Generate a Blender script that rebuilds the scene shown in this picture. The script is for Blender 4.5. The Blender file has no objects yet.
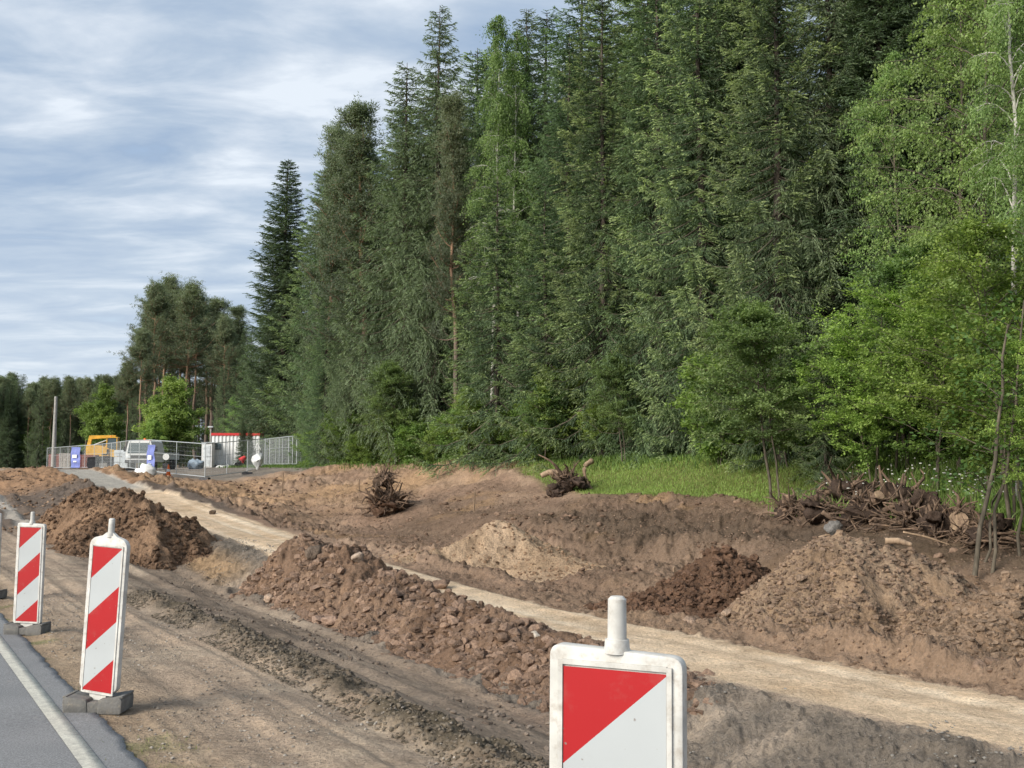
import bpy, math, random
import numpy as np
from mathutils import Vector, Matrix

scene = bpy.context.scene
col = scene.collection
rng = np.random.default_rng(7)
random.seed(7)

# ------------------------------------------------------------------ camera
F = 1100.0
CAMZ = 1.65
PITCH = math.atan(86 / F)
cam_d = bpy.data.cameras.new('camera')
cam = bpy.data.objects.new('camera', cam_d)
col.objects.link(cam)
cam_d.sensor_width = 36
cam_d.lens = 36 * F / 1024
cam_d.clip_end = 8000
cam_d.clip_start = 0.05
cam.location = (0, 0, CAMZ)
cam.rotation_euler = (math.pi / 2 + PITCH, 0, 0)
scene.camera = cam

# ------------------------------------------------------------------ tagging helpers
def tag(o, label=None, cat=None, group=None, kind=None):
    if label: o['label'] = label
    if cat: o['category'] = cat
    if group: o['group'] = group
    if kind: o['kind'] = kind
    return o

def empty(name, loc, rz=0.0, label=None, cat=None, group=None):
    o = bpy.data.objects.new(name, None)
    o.empty_display_size = 0.3
    col.objects.link(o)
    o.location = loc
    o.rotation_euler = (0, 0, rz)
    return tag(o, label, cat, group)

def link_mesh(name, me, mat=None, parent=None):
    o = bpy.data.objects.new(name, me)
    col.objects.link(o)
    if mat is not None and not me.materials: me.materials.append(mat)
    if parent is not None: o.parent = parent
    return o

def copy_tree(o, parent=None):
    c = o.copy()
    col.objects.link(c)
    c.parent = parent
    for ch in list(o.children):
        copy_tree(ch, c)
    return c

def np_mesh(name, V, Fc, smooth=False, cols=None, mats=None, midx=None):
    """V (n,3), Fc (m,4) or (m,3) int arrays, or list of such arrays"""
    if not isinstance(Fc, (list, tuple)): Fc = [Fc]
    me = bpy.data.meshes.new(name)
    V = np.asarray(V, dtype=np.float32)
    me.vertices.add(len(V))
    me.vertices.foreach_set('co', V.ravel())
    loops = np.concatenate([f.ravel() for f in Fc]).astype(np.int32)
    tot = np.concatenate([np.full(len(f), f.shape[1], dtype=np.int32) for f in Fc])
    start = np.concatenate([[0], np.cumsum(tot)[:-1]]).astype(np.int32)
    me.loops.add(len(loops))
    me.loops.foreach_set('vertex_index', loops)
    me.polygons.add(len(tot))
    me.polygons.foreach_set('loop_start', start)
    me.polygons.foreach_set('loop_total', tot)
    if smooth: me.polygons.foreach_set('use_smooth', np.ones(len(tot), dtype=bool))
    if mats:
        for m in mats: me.materials.append(m)
        if midx is not None: me.polygons.foreach_set('material_index', np.asarray(midx, dtype=np.int32))
    if cols is not None:
        ca = me.color_attributes.new('tint', 'FLOAT_COLOR', 'POINT')
        c4 = np.ones((len(V), 4), dtype=np.float32); c4[:, :3] = cols
        ca.data.foreach_set('color', c4.ravel())
    me.update(calc_edges=True)
    me.validate()
    return me

# ------------------------------------------------------------------ numpy noise
def _hash(ix, iy, iz, seed):
    h = (ix.astype(np.int64) * 374761393 + iy.astype(np.int64) * 668265263 + iz.astype(np.int64) * 2147483647 + seed * 1274126177) & 0xFFFFFFFF
    h = ((h ^ (h >> 13)) * 1274126177) & 0xFFFFFFFF
    h = (h ^ (h >> 16)) & 0xFFFFFFFF
    h = (h * 2246822519) & 0xFFFFFFFF
    h = h ^ (h >> 15)
    return (h & 0xFFFFFF) / float(0xFFFFFF)

def vnoise(x, y, z=None, seed=0):
    x = np.asarray(x, dtype=np.float64); y = np.asarray(y, dtype=np.float64)
    ix = np.floor(x); iy = np.floor(y)
    fx = x - ix; fy = y - iy
    fx = fx * fx * (3 - 2 * fx); fy = fy * fy * (3 - 2 * fy)
    ix = ix.astype(np.int64); iy = iy.astype(np.int64)
    if z is None:
        o = np.zeros_like(ix)
        a = _hash(ix, iy, o, seed); b = _hash(ix + 1, iy, o, seed)
        c = _hash(ix, iy + 1, o, seed); d = _hash(ix + 1, iy + 1, o, seed)
        return (a * (1 - fx) + b * fx) * (1 - fy) + (c * (1 - fx) + d * fx) * fy
    z = np.asarray(z, dtype=np.float64)
    iz = np.floor(z); fz = z - iz; fz = fz * fz * (3 - 2 * fz); iz = iz.astype(np.int64)
    r = 0
    for dz in (0, 1):
        a = _hash(ix, iy, iz + dz, seed); b = _hash(ix + 1, iy, iz + dz, seed)
        c = _hash(ix, iy + 1, iz + dz, seed); d = _hash(ix + 1, iy + 1, iz + dz, seed)
        v = (a * (1 - fx) + b * fx) * (1 - fy) + (c * (1 - fx) + d * fx) * fy
        r = r + v * (fz if dz else 1 - fz)
    return r

def fbm(x, y, scale, octv=4, seed=0, gain=0.5):
    """-1..1"""
    s = 0; a = 1; t = 0
    for k in range(octv):
        ca, sa = math.cos(0.5 + k), math.sin(0.5 + k)
        s = s + a * (vnoise((x * ca - y * sa) / scale + k * 17.3, (x * sa + y * ca) / scale - k * 9.1, None, seed + k) * 2 - 1)
        t += a; a *= gain; scale *= 0.5
    return s / t

def sst(a, b, x):
    t = np.clip((x - a) / (b - a), 0, 1)
    return t * t * (3 - 2 * t)

# ------------------------------------------------------------------ road frame and terrain
DX, DY = -0.5, 0.8660254
NX, NY = 0.8660254, 0.5
def st(x, y): return DX * x + DY * y, NX * x + NY * y
def xy(s, t): return DX * s + NX * t, DY * s + NY * t

TK = np.array([-60, -8, 2.2, 3.4, 4.5, 5.3, 6.1, 7.45, 9.8, 11, 14.5, 16, 18, 20, 23, 27, 45, 200], float)
SK = np.array([-60, 0, 15, 22, 30, 40, 50, 58, 70, 100, 300], float)
ZT = np.array([
    [0, 0, 0, -.08, -.42, -.80, -.90, -.50, -.50, -.62, -.45, .00, .45, .90, 1.6, 2.1, 2.6, 3],
    [0, 0, 0, -.08, -.42, -.80, -.90, -.50, -.50, -.62, -.45, .00, .45, .90, 1.6, 2.1, 2.6, 3],
    [0, 0, -.10, -.14, -.42, -.70, -.82, -.50, -.50, -.62, -.45, .00, .55, .95, 1.8, 2.3, 2.6, 3],
    [0, 0, -.12, -.15, -.38, -.62, -.74, -.20, -.22, -.60, -.45, .00, .58, 1.0, 2.0, 2.4, 2.7, 3],
    [0, 0, -.10, -.15, -.20, -.25, -.20, .08, .12, -.45, -.40, .00, .58, 1.0, 2.05, 2.4, 2.7, 3],
    [.2, .2, .18, .15, .10, .15, .35, .75, .75, .20, -.10, .10, .58, 1.0, 1.95, 2.3, 2.6, 3],
    [.7, .7, .68, .70, .85, .95, 1.05, 1.2, 1.2, .80, .35, .45, .75, 1.1, 1.9, 2.2, 2.5, 3],
    [1.2, 1.2, 1.3, 1.4, 1.5, 1.55, 1.6, 1.65, 1.65, 1.40, .95, .95, 1.1, 1.4, 1.85, 2.1, 2.4, 3],
    [1.5, 1.5, 1.55, 1.6, 1.65, 1.65, 1.7, 1.7, 1.7, 1.65, 1.60, 1.60, 1.65, 1.7, 1.85, 2.0, 2.2, 2.6],
    [1.5, 1.5, 1.55, 1.6, 1.65, 1.65, 1.7, 1.7, 1.7, 1.7, 1.70, 1.70, 1.75, 1.75, 1.85, 1.9, 2.0, 2.2],
    [1.5, 1.5, 1.5, 1.5, 1.5, 1.5, 1.5, 1.5, 1.5, 1.5, 1.5, 1.5, 1.5, 1.5, 1.5, 1.5, 1.5, 1.5]], float)

def _table(s, t):
    i = np.clip(np.searchsorted(SK, s) - 1, 0, len(SK) - 2)
    j = np.clip(np.searchsorted(TK, t) - 1, 0, len(TK) - 2)
    a = np.clip((s - SK[i]) / (SK[i + 1] - SK[i]), 0, 1)
    b = np.clip((t - TK[j]) / (TK[j + 1] - TK[j]), 0, 1)
    b = 0.5 * b + 0.5 * b * b * (3 - 2 * b)
    return (ZT[i, j] * (1 - a) + ZT[i + 1, j] * a) * (1 - b) + (ZT[i, j + 1] * (1 - a) + ZT[i + 1, j + 1] * a) * b

def base_h(x, y):
    """smooth terrain"""
    x = np.asarray(x, float); y = np.asarray(y, float)
    s, t = st(x, y)
    r = 0
    for ds, dt, w in ((0, 0, .4), (2.0, 0, .1), (-2.0, 0, .1), (0, .25, .2), (0, -.25, .2)):
        r = r + w * _table(s + ds, t + dt)
    road = t < 1.6
    return r

def masks(x, y):
    s, t = st(x, y)
    w = fbm(x, y, 2.2, 3, 41) * 0.35
    w2 = fbm(x, y, 0.6, 3, 42) * 0.12
    tt = t + w * 0.6 + w2
    # road wobble of the sandy path
    pc = 8.4 + 0.15 * np.sin(s * 0.25)
    m = {}
    m['path'] = sst(.96, 0.80, np.abs(t + w * .25 + w2 * .6 - pc))
    m['wind'] = sst(.34, .10, np.abs(t + w * .5 - (3.15 + 0.02 * s))) * sst(-3, 1, s) * sst(19, 15, s)
    m['pavestrip'] = sst(1.9, 1.2, t)
    m['shoulder'] = sst(3.5, 3.2, tt) 
    m['ditch'] = sst(3.2, 3.5, tt) * sst(6.3, 6.0, tt)
    m['slope'] = sst(5.9, 6.2, t + w * .5) * sst(7.7, 7.4, t + w * .25)
    m['basin'] = sst(9.7, 10.0, tt)
    m['grass'] = sst(19.1, 19.8, t + w * 1.4 + 2.2 * sst(26, 12, s) * 0.5 - 2.6 * sst(29, 40, s)) * sst(42, 33, s)
    m['forest'] = sst(22.0, 23.2, tt - 6.5 * sst(58, 64, s))
    m['yard'] = sst(58, 61, s + w * 3) * sst(132, 126, s) * sst(7.0, 8.5, t + w) * sst(29.5, 28.5, t + w)
    return s, t, m

def detail_h(x, y):
    s, t, m = masks(x, y)
    d = np.zeros_like(np.asarray(x, float))
    near = 1.0
    # compact sandy shoulder: gentle ruts along the road
    rut = (vnoise(t * 5.0, s * 0.16, None, 5) - .5) * 0.05 + (vnoise(t * 14.0, s * 0.4, None, 6) - .5) * 0.018
    d += m['shoulder'] * sst(1.25, 1.7, t) * (rut + fbm(x, y, .35, 4, 9) * 0.012)
    # tyre tracks in shoulder
    for c, wd, dp in ((2.15, .16, .02), (2.65, .14, .016)):
        d -= m['shoulder'] * dp * np.exp(-((t - c - 0.12 * np.sin(s * .35)) / wd) ** 2)
    d += m['wind'] * (0.05 + 0.14 * np.abs(fbm(x, y, .34, 5, 12, .65)) + .05 * fbm(x, y, .12, 3, 13, .6))
    d += m['ditch'] * (1 - m['wind']) * ((vnoise(t * 4.0, s * 0.18, None, 15) - .5) * 0.13 + fbm(x, y, .5, 5, 16, .6) * 0.04)
    d += m['slope'] * ((vnoise(s * 2.6, t * 0.5, None, 17) - .5) * 0.09 + (vnoise(s * 8, t * 1.2, None, 18) - .5) * 0.06 + (np.abs(fbm(x, y, .45, 5, 19, .68)) - .2) * 0.22)
    d += m['path'] * ((vnoise(t * 3.5, s * 0.12, None, 25) - .5) * 0.05 + fbm(x, y, .4, 4, 26) * 0.015)
    # berms at both edges of the path
    d += 0.07 * np.exp(-((t - 9.95) / .25) ** 2) * (0.4 + np.abs(fbm(x, y, .5, 4, 28, .6))) 
    bas = m['basin'] * (1 - m['grass']) * (1 - m['forest']) * (1 - m['yard'])
    big = fbm(x, y, 4.0, 3, 31) * 0.22
    wave = (vnoise(t * 0.8 + .25 * np.sin(s * .3), s * 0.14, None, 33) - .5) * 0.30
    rough = (np.abs(fbm(x, y, .9, 6, 35, .7)) - .2) * 0.50 * sst(-.5, .2, fbm(x, y, 4.0, 2, 36))
    d += bas * (big + wave + rough + (np.abs(fbm(x, y, .35, 5, 37, .7)) - .2) * 0.11)
    # rough cut bank below the grass
    d += bas * np.exp(-((t - 16.3 - .5 * fbm(x, y, 3, 2, 45)) / .9) ** 2) * (.12 + .12 * np.abs(fbm(x, y, 1.1, 4, 46, .6))) * sst(40, 26, s)
    # far left brown banks
    d += sst(9.0, 9.4, t) * sst(15, 13, t) * sst(26, 20, s) * (1 - m['path']) * (np.abs(fbm(x, y, .4, 5, 48, .7)) - .2) * .16
    fl = sst(33, 37, s) * sst(64, 56, s) * sst(2.0, 3.5, t) * (1 - m['path'])
    d += fl * (np.abs(fbm(x, y, 2.4, 5, 51, .6)) * .45)
    d += m['grass'] * fbm(x, y, 2.0, 4, 53) * 0.10
    d += m['forest'] * fbm(x, y, 4.0, 4, 54) * 0.25
    d *= sst(1.34, 1.6, t)
    return d

def H(x, y):
    return base_h(x, y) + detail_h(x, y)
def H1(x, y):
    return float(H(np.array([x], float), np.array([y], float))[0])

def ray(px, py):
    u = (px - 512) / F; v = (384 - py) / F
    yy = math.cos(PITCH) - v * math.sin(PITCH)
    zz = math.sin(PITCH) + v * math.cos(PITCH)
    return u / yy, zz / yy
def G(px, py, mx=400):
    """terrain point seen at a pixel"""
    a, b = ray(px, py)
    ys = np.concatenate([np.arange(3, 60, .02), np.arange(60, mx, .1)])
    hh = base_h(a * ys, ys)
    k = np.nonzero(CAMZ + b * ys < hh)[0]
    i = k[0] if len(k) else len(ys) - 1
    return a * ys[i], ys[i]
def at(px, py, depth):
    a, b = ray(px, py)
    return Vector((a * depth, depth, CAMZ + b * depth))
def atT(px, t):
    """ground point in the column px lying t metres right of the road frame"""
    a = (px - 512) / F
    y = t / (NX * a + NY)
    return a * y, y

# ------------------------------------------------------------------ materials
def new_mat(name):
    m = bpy.data.materials.new(name)
    m.use_nodes = True
    nt = m.node_tree
    for n in list(nt.nodes): nt.nodes.remove(n)
    out = nt.nodes.new('ShaderNodeOutputMaterial')
    return m, nt, out
def N(nt, typ, **kw):
    n = nt.nodes.new(typ)
    for k, v in kw.items():
        if k.startswith('i_'):
            key = k[2:]
            key = int(key) if key.isdigit() else key.replace('_', ' ')
            n.inputs[key].default_value = v
        else: setattr(n, k, v)
    return n
def mixc(nt, fac, a, b, blend='MIX'):
    n = nt.nodes.new('ShaderNodeMix'); n.data_type = 'RGBA'; n.blend_type = blend; n.clamp_factor = True
    for sock, v in ((n.inputs[0], fac), (n.inputs[6], a), (n.inputs[7], b)):
        if hasattr(v, 'is_output') or isinstance(v, bpy.types.NodeSocket): nt.links.new(v, sock)
        elif isinstance(v, (int, float)): sock.default_value = v
        else: sock.default_value = (v[0], v[1], v[2], 1)
    return n.outputs[2]
def ramp(nt, src, stops):
    n = nt.nodes.new('ShaderNodeValToRGB')
    e = n.color_ramp.elements
    while len(e) < len(stops): e.new(0.5)
    for k, (p, c) in enumerate(stops):
        e[k].position = p
        e[k].color = (c, c, c, 1) if isinstance(c, (int, float)) else (c[0], c[1], c[2], 1)
    nt.links.new(src, n.inputs[0])
    return n.outputs[0]
def noise(nt, scale, detail=4, rough=.55, coord=None, stretch=None):
    tc = nt.nodes.new('ShaderNodeTexCoord')
    src = tc.outputs[coord or 'Object']
    if stretch:
        mp = nt.nodes.new('ShaderNodeMapping'); nt.links.new(src, mp.inputs[0])
        mp.inputs['Scale'].default_value = stretch[0]; mp.inputs['Rotation'].default_value = (0, 0, stretch[1])
        src = mp.outputs[0]
    n = N(nt, 'ShaderNodeTexNoise', i_Scale=scale, i_Detail=detail, i_Roughness=rough)
    nt.links.new(src, n.inputs['Vector'])
    return n.outputs['Fac']

def simple(name, c, rough=.6, metal=0.0, var=0.12, scale=6, bump=0.0, spec=.3, dirt=None):
    m, nt, out = new_mat(name)
    p = N(nt, 'ShaderNodeBsdfPrincipled', i_Roughness=rough, i_Metallic=metal)
    p.inputs['Specular IOR Level'].default_value = spec
    f = noise(nt, scale, 5, .6)
    r = ramp(nt, f, [(0.3, 1 - var * 1.6), (0.7, 1 + var * 0.4)])
    cc = mixc(nt, 1.0, c, r, 'MULTIPLY')
    if dirt:
        g = ramp(nt, noise(nt, scale * 2.3, 6, .7), [(.52, 0), (.72, dirt[1])])
        cc = mixc(nt, g, cc, dirt[0])
    nt.links.new(cc, p.inputs['Base Color'])
    if bump:
        b = N(nt, 'ShaderNodeBump', i_Strength=bump, i_Distance=0.01)
        nt.links.new(noise(nt, scale * 6, 5, .6), b.inputs['Height']); nt.links.new(b.outputs[0], p.inputs['Normal'])
    nt.links.new(p.outputs[0], out.inputs[0])
    return m

def soil_mat(name, attr=True, color=(.2, .13, .09), pebble=.5, bump=1.0):
    m, nt, out = new_mat(name)
    p = N(nt, 'ShaderNodeBsdfPrincipled', i_Roughness=.95)
    p.inputs['Specular IOR Level'].default_value = .12
    if attr:
        a = N(nt, 'ShaderNodeAttribute', attribute_name='tint'); c = a.outputs['Color']
    else:
        rgb = N(nt, 'ShaderNodeRGB'); rgb.outputs[0].default_value = (*color, 1); c = rgb.outputs[0]
    n1 = noise(nt, 3.0, 8, .68)
    n2 = noise(nt, 26.0, 5, .65)
    c = mixc(nt, 1.0, c, ramp(nt, n1, [(.3, (.72, .70, .68)), (.5, 1.0), (.72, (1.26, 1.23, 1.18))]), 'MULTIPLY')
    c = mixc(nt, 1.0, c, ramp(nt, n2, [(.25, .62), (.5, 1.0), (.75, 1.28)]), 'MULTIPLY')
    # small pebbles
    tc = nt.nodes.new('ShaderNodeTexCoord')
    v = N(nt, 'ShaderNodeTexVoronoi', i_Scale=28.0); nt.links.new(tc.outputs['Object'], v.inputs['Vector'])
    near = ramp(nt, v.outputs['Distance'], [(.16, 1), (.26, 0)])
    sel = ramp(nt, v.outputs['Color'], [(.55, 0), (.66, 1)])
    pm = N(nt, 'ShaderNodeMath', operation='MULTIPLY'); nt.links.new(near, pm.inputs[0]); nt.links.new(sel, pm.inputs[1])
    pm2 = N(nt, 'ShaderNodeMath', operation='MULTIPLY', i_1=pebble); nt.links.new(pm.outputs[0], pm2.inputs[0])
    c = mixc(nt, pm2.outputs[0], c, (.42, .38, .34))
    nt.links.new(c, p.inputs['Base Color'])
    h = N(nt, 'ShaderNodeMath', operation='MULTIPLY_ADD', i_1=.35)
    nt.links.new(pm.outputs[0], h.inputs[0]); nt.links.new(n2, h.inputs[2])
    h2 = N(nt, 'ShaderNodeMath', operation='MULTIPLY_ADD', i_1=2.0)
    nt.links.new(noise(nt, 9.0, 8, .7), h2.inputs[0]); nt.links.new(h.outputs[0], h2.inputs[2])
    b = N(nt, 'ShaderNodeBump', i_Strength=bump, i_Distance=0.045)
    nt.links.new(h2.outputs[0], b.inputs['Height']); nt.links.new(b.outputs[0], p.inputs['Normal'])
    nt.links.new(p.outputs[0], out.inputs[0])
    return m

def leaf_mat(name, translucent=.35, rough=.55, sat=1.0):
    m, nt, out = new_mat(name)
    a = N(nt, 'ShaderNodeAttribute', attribute_name='tint')
    oi = nt.nodes.new('ShaderNodeObjectInfo')
    hsv = N(nt, 'ShaderNodeHueSaturation', i_Saturation=sat)
    mr = N(nt, 'ShaderNodeMapRange', i_3=.485, i_4=.51); nt.links.new(oi.outputs['Random'], mr.inputs[0]); nt.links.new(mr.outputs[0], hsv.inputs['Hue'])
    mv = N(nt, 'ShaderNodeMapRange', i_3=.82, i_4=1.18)
    wn = N(nt, 'ShaderNodeMath', operation='FRACT')
    w2 = N(nt, 'ShaderNodeMath', operation='MULTIPLY', i_1=7.31); nt.links.new(oi.outputs['Random'], w2.inputs[0]); nt.links.new(w2.outputs[0], wn.inputs[0])
    nt.links.new(wn.outputs[0], mv.inputs[0]); nt.links.new(mv.outputs[0], hsv.inputs['Value'])
    nt.links.new(a.outputs['Color'], hsv.inputs['Color'])
    d = N(nt, 'ShaderNodeBsdfPrincipled', i_Roughness=rough)
    d.inputs['Specular IOR Level'].default_value = .25
    t = N(nt, 'ShaderNodeBsdfTranslucent')
    nt.links.new(hsv.outputs[0], d.inputs['Base Color']); 
    tcol = mixc(nt, 1.0, hsv.outputs[0], (1.25, 1.35, .75), 'MULTIPLY')
    nt.links.new(tcol, t.inputs['Color'])
    mx = N(nt, 'ShaderNodeMixShader', i_0=translucent)
    nt.links.new(d.outputs[0], mx.inputs[1]); nt.links.new(t.outputs[0], mx.inputs[2])
    nt.links.new(mx.outputs[0], out.inputs[0])
    return m

def bark_mat(name, lo, hi, split=None, scale=5):
    """split: (z0, z1) above which hi colour takes over"""
    m, nt, out = new_mat(name)
    p = N(nt, 'ShaderNodeBsdfPrincipled', i_Roughness=.9)
    n1 = noise(nt, scale, 6, .65, stretch=((1, 1, .35), 0))
    if split:
        tc = nt.nodes.new('ShaderNodeTexCoord'); sp = nt.nodes.new('ShaderNodeSeparateXYZ'); nt.links.new(tc.outputs['Object'], sp.inputs[0])
        mr = N(nt, 'ShaderNodeMapRange', i_1=split[0], i_2=split[1]); nt.links.new(sp.outputs['Z'], mr.inputs[0])
        c = mixc(nt, mr.outputs[0], lo, hi)
    else:
        c = mixc(nt, ramp(nt, n1, [(.35, 0), (.65, 1)]), lo, hi)
    c = mixc(nt, 1.0, c, ramp(nt, noise(nt, scale * 3, 4, .6, stretch=((1, 1, .3), 0)), [(.3, .6), (.7, 1.2)]), 'MULTIPLY')
    nt.links.new(c, p.inputs['Base Color'])
    b = N(nt, 'ShaderNodeBump', i_Strength=.6, i_Distance=.02); nt.links.new(n1, b.inputs['Height']); nt.links.new(b.outputs[0], p.inputs['Normal'])
    nt.links.new(p.outputs[0], out.inputs[0])
    return m

M = {}
M['ground'] = soil_mat('ground_soil', pebble=.25, bump=.8)
M['soil'] = soil_mat('heap_soil', pebble=.35)
M['clod'] = soil_mat('clod_soil', pebble=.1, bump=.8)
M['leaf'] = leaf_mat('leaf_green', .42)
M['needle'] = leaf_mat('needle_green', .30, sat=.80)
M['grass'] = leaf_mat('grass_green', .3)
M['bark'] = bark_mat('spruce_bark', (.045, .036, .03), (.11, .085, .068))
M['pinebark'] = bark_mat('pine_bark', (.13, .10, .08), (.30, .18, .11), split=(6, 13))
M['birchbark'] = bark_mat('birch_bark', (.22, .21, .19), (.66, .64, .58), scale=3)
M['twig'] = bark_mat('twig_bark', (.06, .05, .035), (.15, .125, .09))
M['root'] = bark_mat('root_bark', (.065, .042, .03), (.22, .145, .095), scale=9)
M['wood'] = bark_mat('pale_wood', (.20, .135, .09), (.38, .27, .175), scale=8)
M['stone'] = simple('stone', (.30, .28, .25), .9, var=.3, scale=5, bump=.5)
M['white_plastic'] = simple('white_plastic', (.61, .60, .565), .5, var=.2, scale=9, dirt=((.27, .22, .17), .6))
M['rubber'] = simple('grey_recycled_rubber', (.17, .165, .155), .88, var=.25, scale=9, bump=.6, dirt=((.3, .26, .2), .6))
M['galv'] = simple('galvanised_steel', (.50, .53, .54), .4, metal=.35, var=.12, scale=20)
M['concrete'] = simple('concrete', (.36, .35, .33), .9, var=.2, scale=6, bump=.3)
M['yellow'] = simple('machine_yellow', (.75, .42, .06), .45, var=.2, scale=3)
M['black'] = simple('black_rubber', (.025, .025, .027), .7, var=.2)
M['glass'] = simple('dark_glass', (.06, .09, .10), .12, var=.1, spec=.7)
M['white_paint'] = simple('white_paint', (.72, .73, .72), .45, var=.08, scale=3, dirt=((.4, .38, .34), .4))
M['red_paint'] = simple('red_paint', (.62, .05, .05), .5, var=.12, scale=3)
M['red_brick'] = simple('clinker_brick', (.30, .12, .10), .85, var=.35, scale=14)
M['pale_block'] = simple('pale_paving_block', (.46, .42, .38), .85, var=.3, scale=14)
M['film'] = simple('shrink_film', (.66, .70, .72), .3, var=.2, scale=5, spec=.5)
M['blue_banner'] = simple('blue_banner', (.18, .22, .52), .6, var=.15, scale=3)
M['sack'] = simple('white_sack', (.72, .73, .72), .6, var=.15, scale=4, bump=.4)
M['orange'] = simple('orange_plastic', (.80, .16, .03), .45, var=.08)
M['dark_metal'] = simple('dark_metal', (.06, .06, .065), .5, metal=.5, var=.2)
M['bluegrey'] = simple('bluegrey_sheet', (.34, .42, .50), .6, var=.2, scale=4)

def reflective(name, c, rough=.35):
    m, nt, out = new_mat(name)
    p = N(nt, 'ShaderNodeBsdfPrincipled', i_Roughness=rough); p.inputs['Specular IOR Level'].default_value = .4
    n = noise(nt, 11, 6, .7)
    c2 = mixc(nt, 1.0, c, ramp(nt, noise(nt, 3, 3, .5), [(.3, .92), (.7, 1.04)]), 'MULTIPLY')
    c2 = mixc(nt, ramp(nt, n, [(.56, 0), (.80, .16)]), c2, (.30, .26, .22))
    sp = ramp(nt, noise(nt, 45, 2, .5), [(.70, 0), (.74, .8)])
    c2 = mixc(nt, sp, c2, (.2, .17, .15))
    nt.links.new(c2, p.inputs['Base Color']); nt.links.new(p.outputs[0], out.inputs[0])
    return m
M['sheet_red'] = reflective('sheeting_red', (.37, .013, .016))
M['sheet_white'] = reflective('sheeting_white', (.42, .445, .455))

# ------------------------------------------------------------------ sky and sun
W = bpy.data.worlds.new('World'); scene.world = W; W.use_nodes = True
nt = W.node_tree
for n in list(nt.nodes): nt.nodes.remove(n)
wo = nt.nodes.new('ShaderNodeOutputWorld'); bg = N(nt, 'ShaderNodeBackground')
SUN_EL, SUN_AZ = math.radians(29), math.radians(-130)   # azimuth of the sun clockwise from +Y
sky = N(nt, 'ShaderNodeTexSky', sky_type='NISHITA', sun_disc=False, sun_elevation=SUN_EL, sun_rotation=SUN_AZ)
sky.air_density = 1.0; sky.dust_density = 1.2
tc = nt.nodes.new('ShaderNodeTexCoord')
sep = nt.nodes.new('ShaderNodeSeparateXYZ'); nt.links.new(tc.outputs['Generated'], sep.inputs[0])
zc = N(nt, 'ShaderNodeMath', operation='MAXIMUM', i_1=0.0); nt.links.new(sep.outputs['Z'], zc.inputs[0])
za = N(nt, 'ShaderNodeMath', operation='ADD', i_1=0.10); nt.links.new(zc.outputs[0], za.inputs[0])
dx = N(nt, 'ShaderNodeMath', operation='DIVIDE'); nt.links.new(sep.outputs['X'], dx.inputs[0]); nt.links.new(za.outputs[0], dx.inputs[1])
dy = N(nt, 'ShaderNodeMath', operation='DIVIDE'); nt.links.new(sep.outputs['Y'], dy.inputs[0]); nt.links.new(za.outputs[0], dy.inputs[1])
cmb = nt.nodes.new('ShaderNodeCombineXYZ'); nt.links.new(dx.outputs[0], cmb.inputs[0]); nt.links.new(dy.outputs[0], cmb.inputs[1])
mp = N(nt, 'ShaderNodeMapping'); nt.links.new(cmb.outputs[0], mp.inputs[0])
mp.inputs['Scale'].default_value = (.75, 1.3, 1); mp.inputs['Rotation'].default_value = (0, 0, .18); mp.inputs['Location'].default_value = (3.1, 1.7, 0)
cn = N(nt, 'ShaderNodeTexNoise', i_Scale=2.8, i_Detail=10.0, i_Roughness=.56, i_Distortion=.3); nt.links.new(mp.outputs[0], cn.inputs['Vector'])
cn2 = N(nt, 'ShaderNodeTexNoise', i_Scale=.55, i_Detail=3.0, i_Roughness=.5); nt.links.new(mp.outputs[0], cn2.inputs['Vector'])
ad = N(nt, 'ShaderNodeMath', operation='MULTIPLY_ADD', i_1=.6); nt.links.new(cn2.outputs['Fac'], ad.inputs[0]); nt.links.new(cn.outputs['Fac'], ad.inputs[2])
# cloud brightness: grey-blue undersides to pale ridges
ccol = ramp(nt, ad.outputs[0], [(.66, (.33, .43, .58)), (.80, (.44, .53, .65)), (.92, (.60, .67, .76)), (1.0, (.74, .80, .87))])
CL = 4.2
csc = mixc(nt, 1.0, ccol, (CL, CL, CL), 'MULTIPLY')
cover = ramp(nt, ad.outputs[0], [(.50, .75), (.66, .95)])
mixw = mixc(nt, cover, sky.outputs[0], csc)
# paler towards the horizon
hz = ramp(nt, sep.outputs['Z'], [(.0, .6), (.10, .30), (.24, 0)])
mixw = mixc(nt, hz, mixw, (.84 * CL, .90 * CL, .96 * CL))
nt.links.new(mixw, bg.inputs[0]); bg.inputs[1].default_value = 0.10
nt.links.new(bg.outputs[0], wo.inputs[0])
sd = bpy.data.lights.new('sun', 'SUN'); sd.energy = 2.1; sd.angle = math.radians(36); sd.color = (1, .93, .82)
so = bpy.data.objects.new('sun', sd); col.objects.link(so)
sdir = Vector((math.sin(SUN_AZ) * math.cos(SUN_EL), math.cos(SUN_AZ) * math.cos(SUN_EL), math.sin(SUN_EL)))
so.rotation_euler = sdir.to_track_quat('Z', 'Y').to_euler()
so.location = (0, -20, 60)

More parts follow.
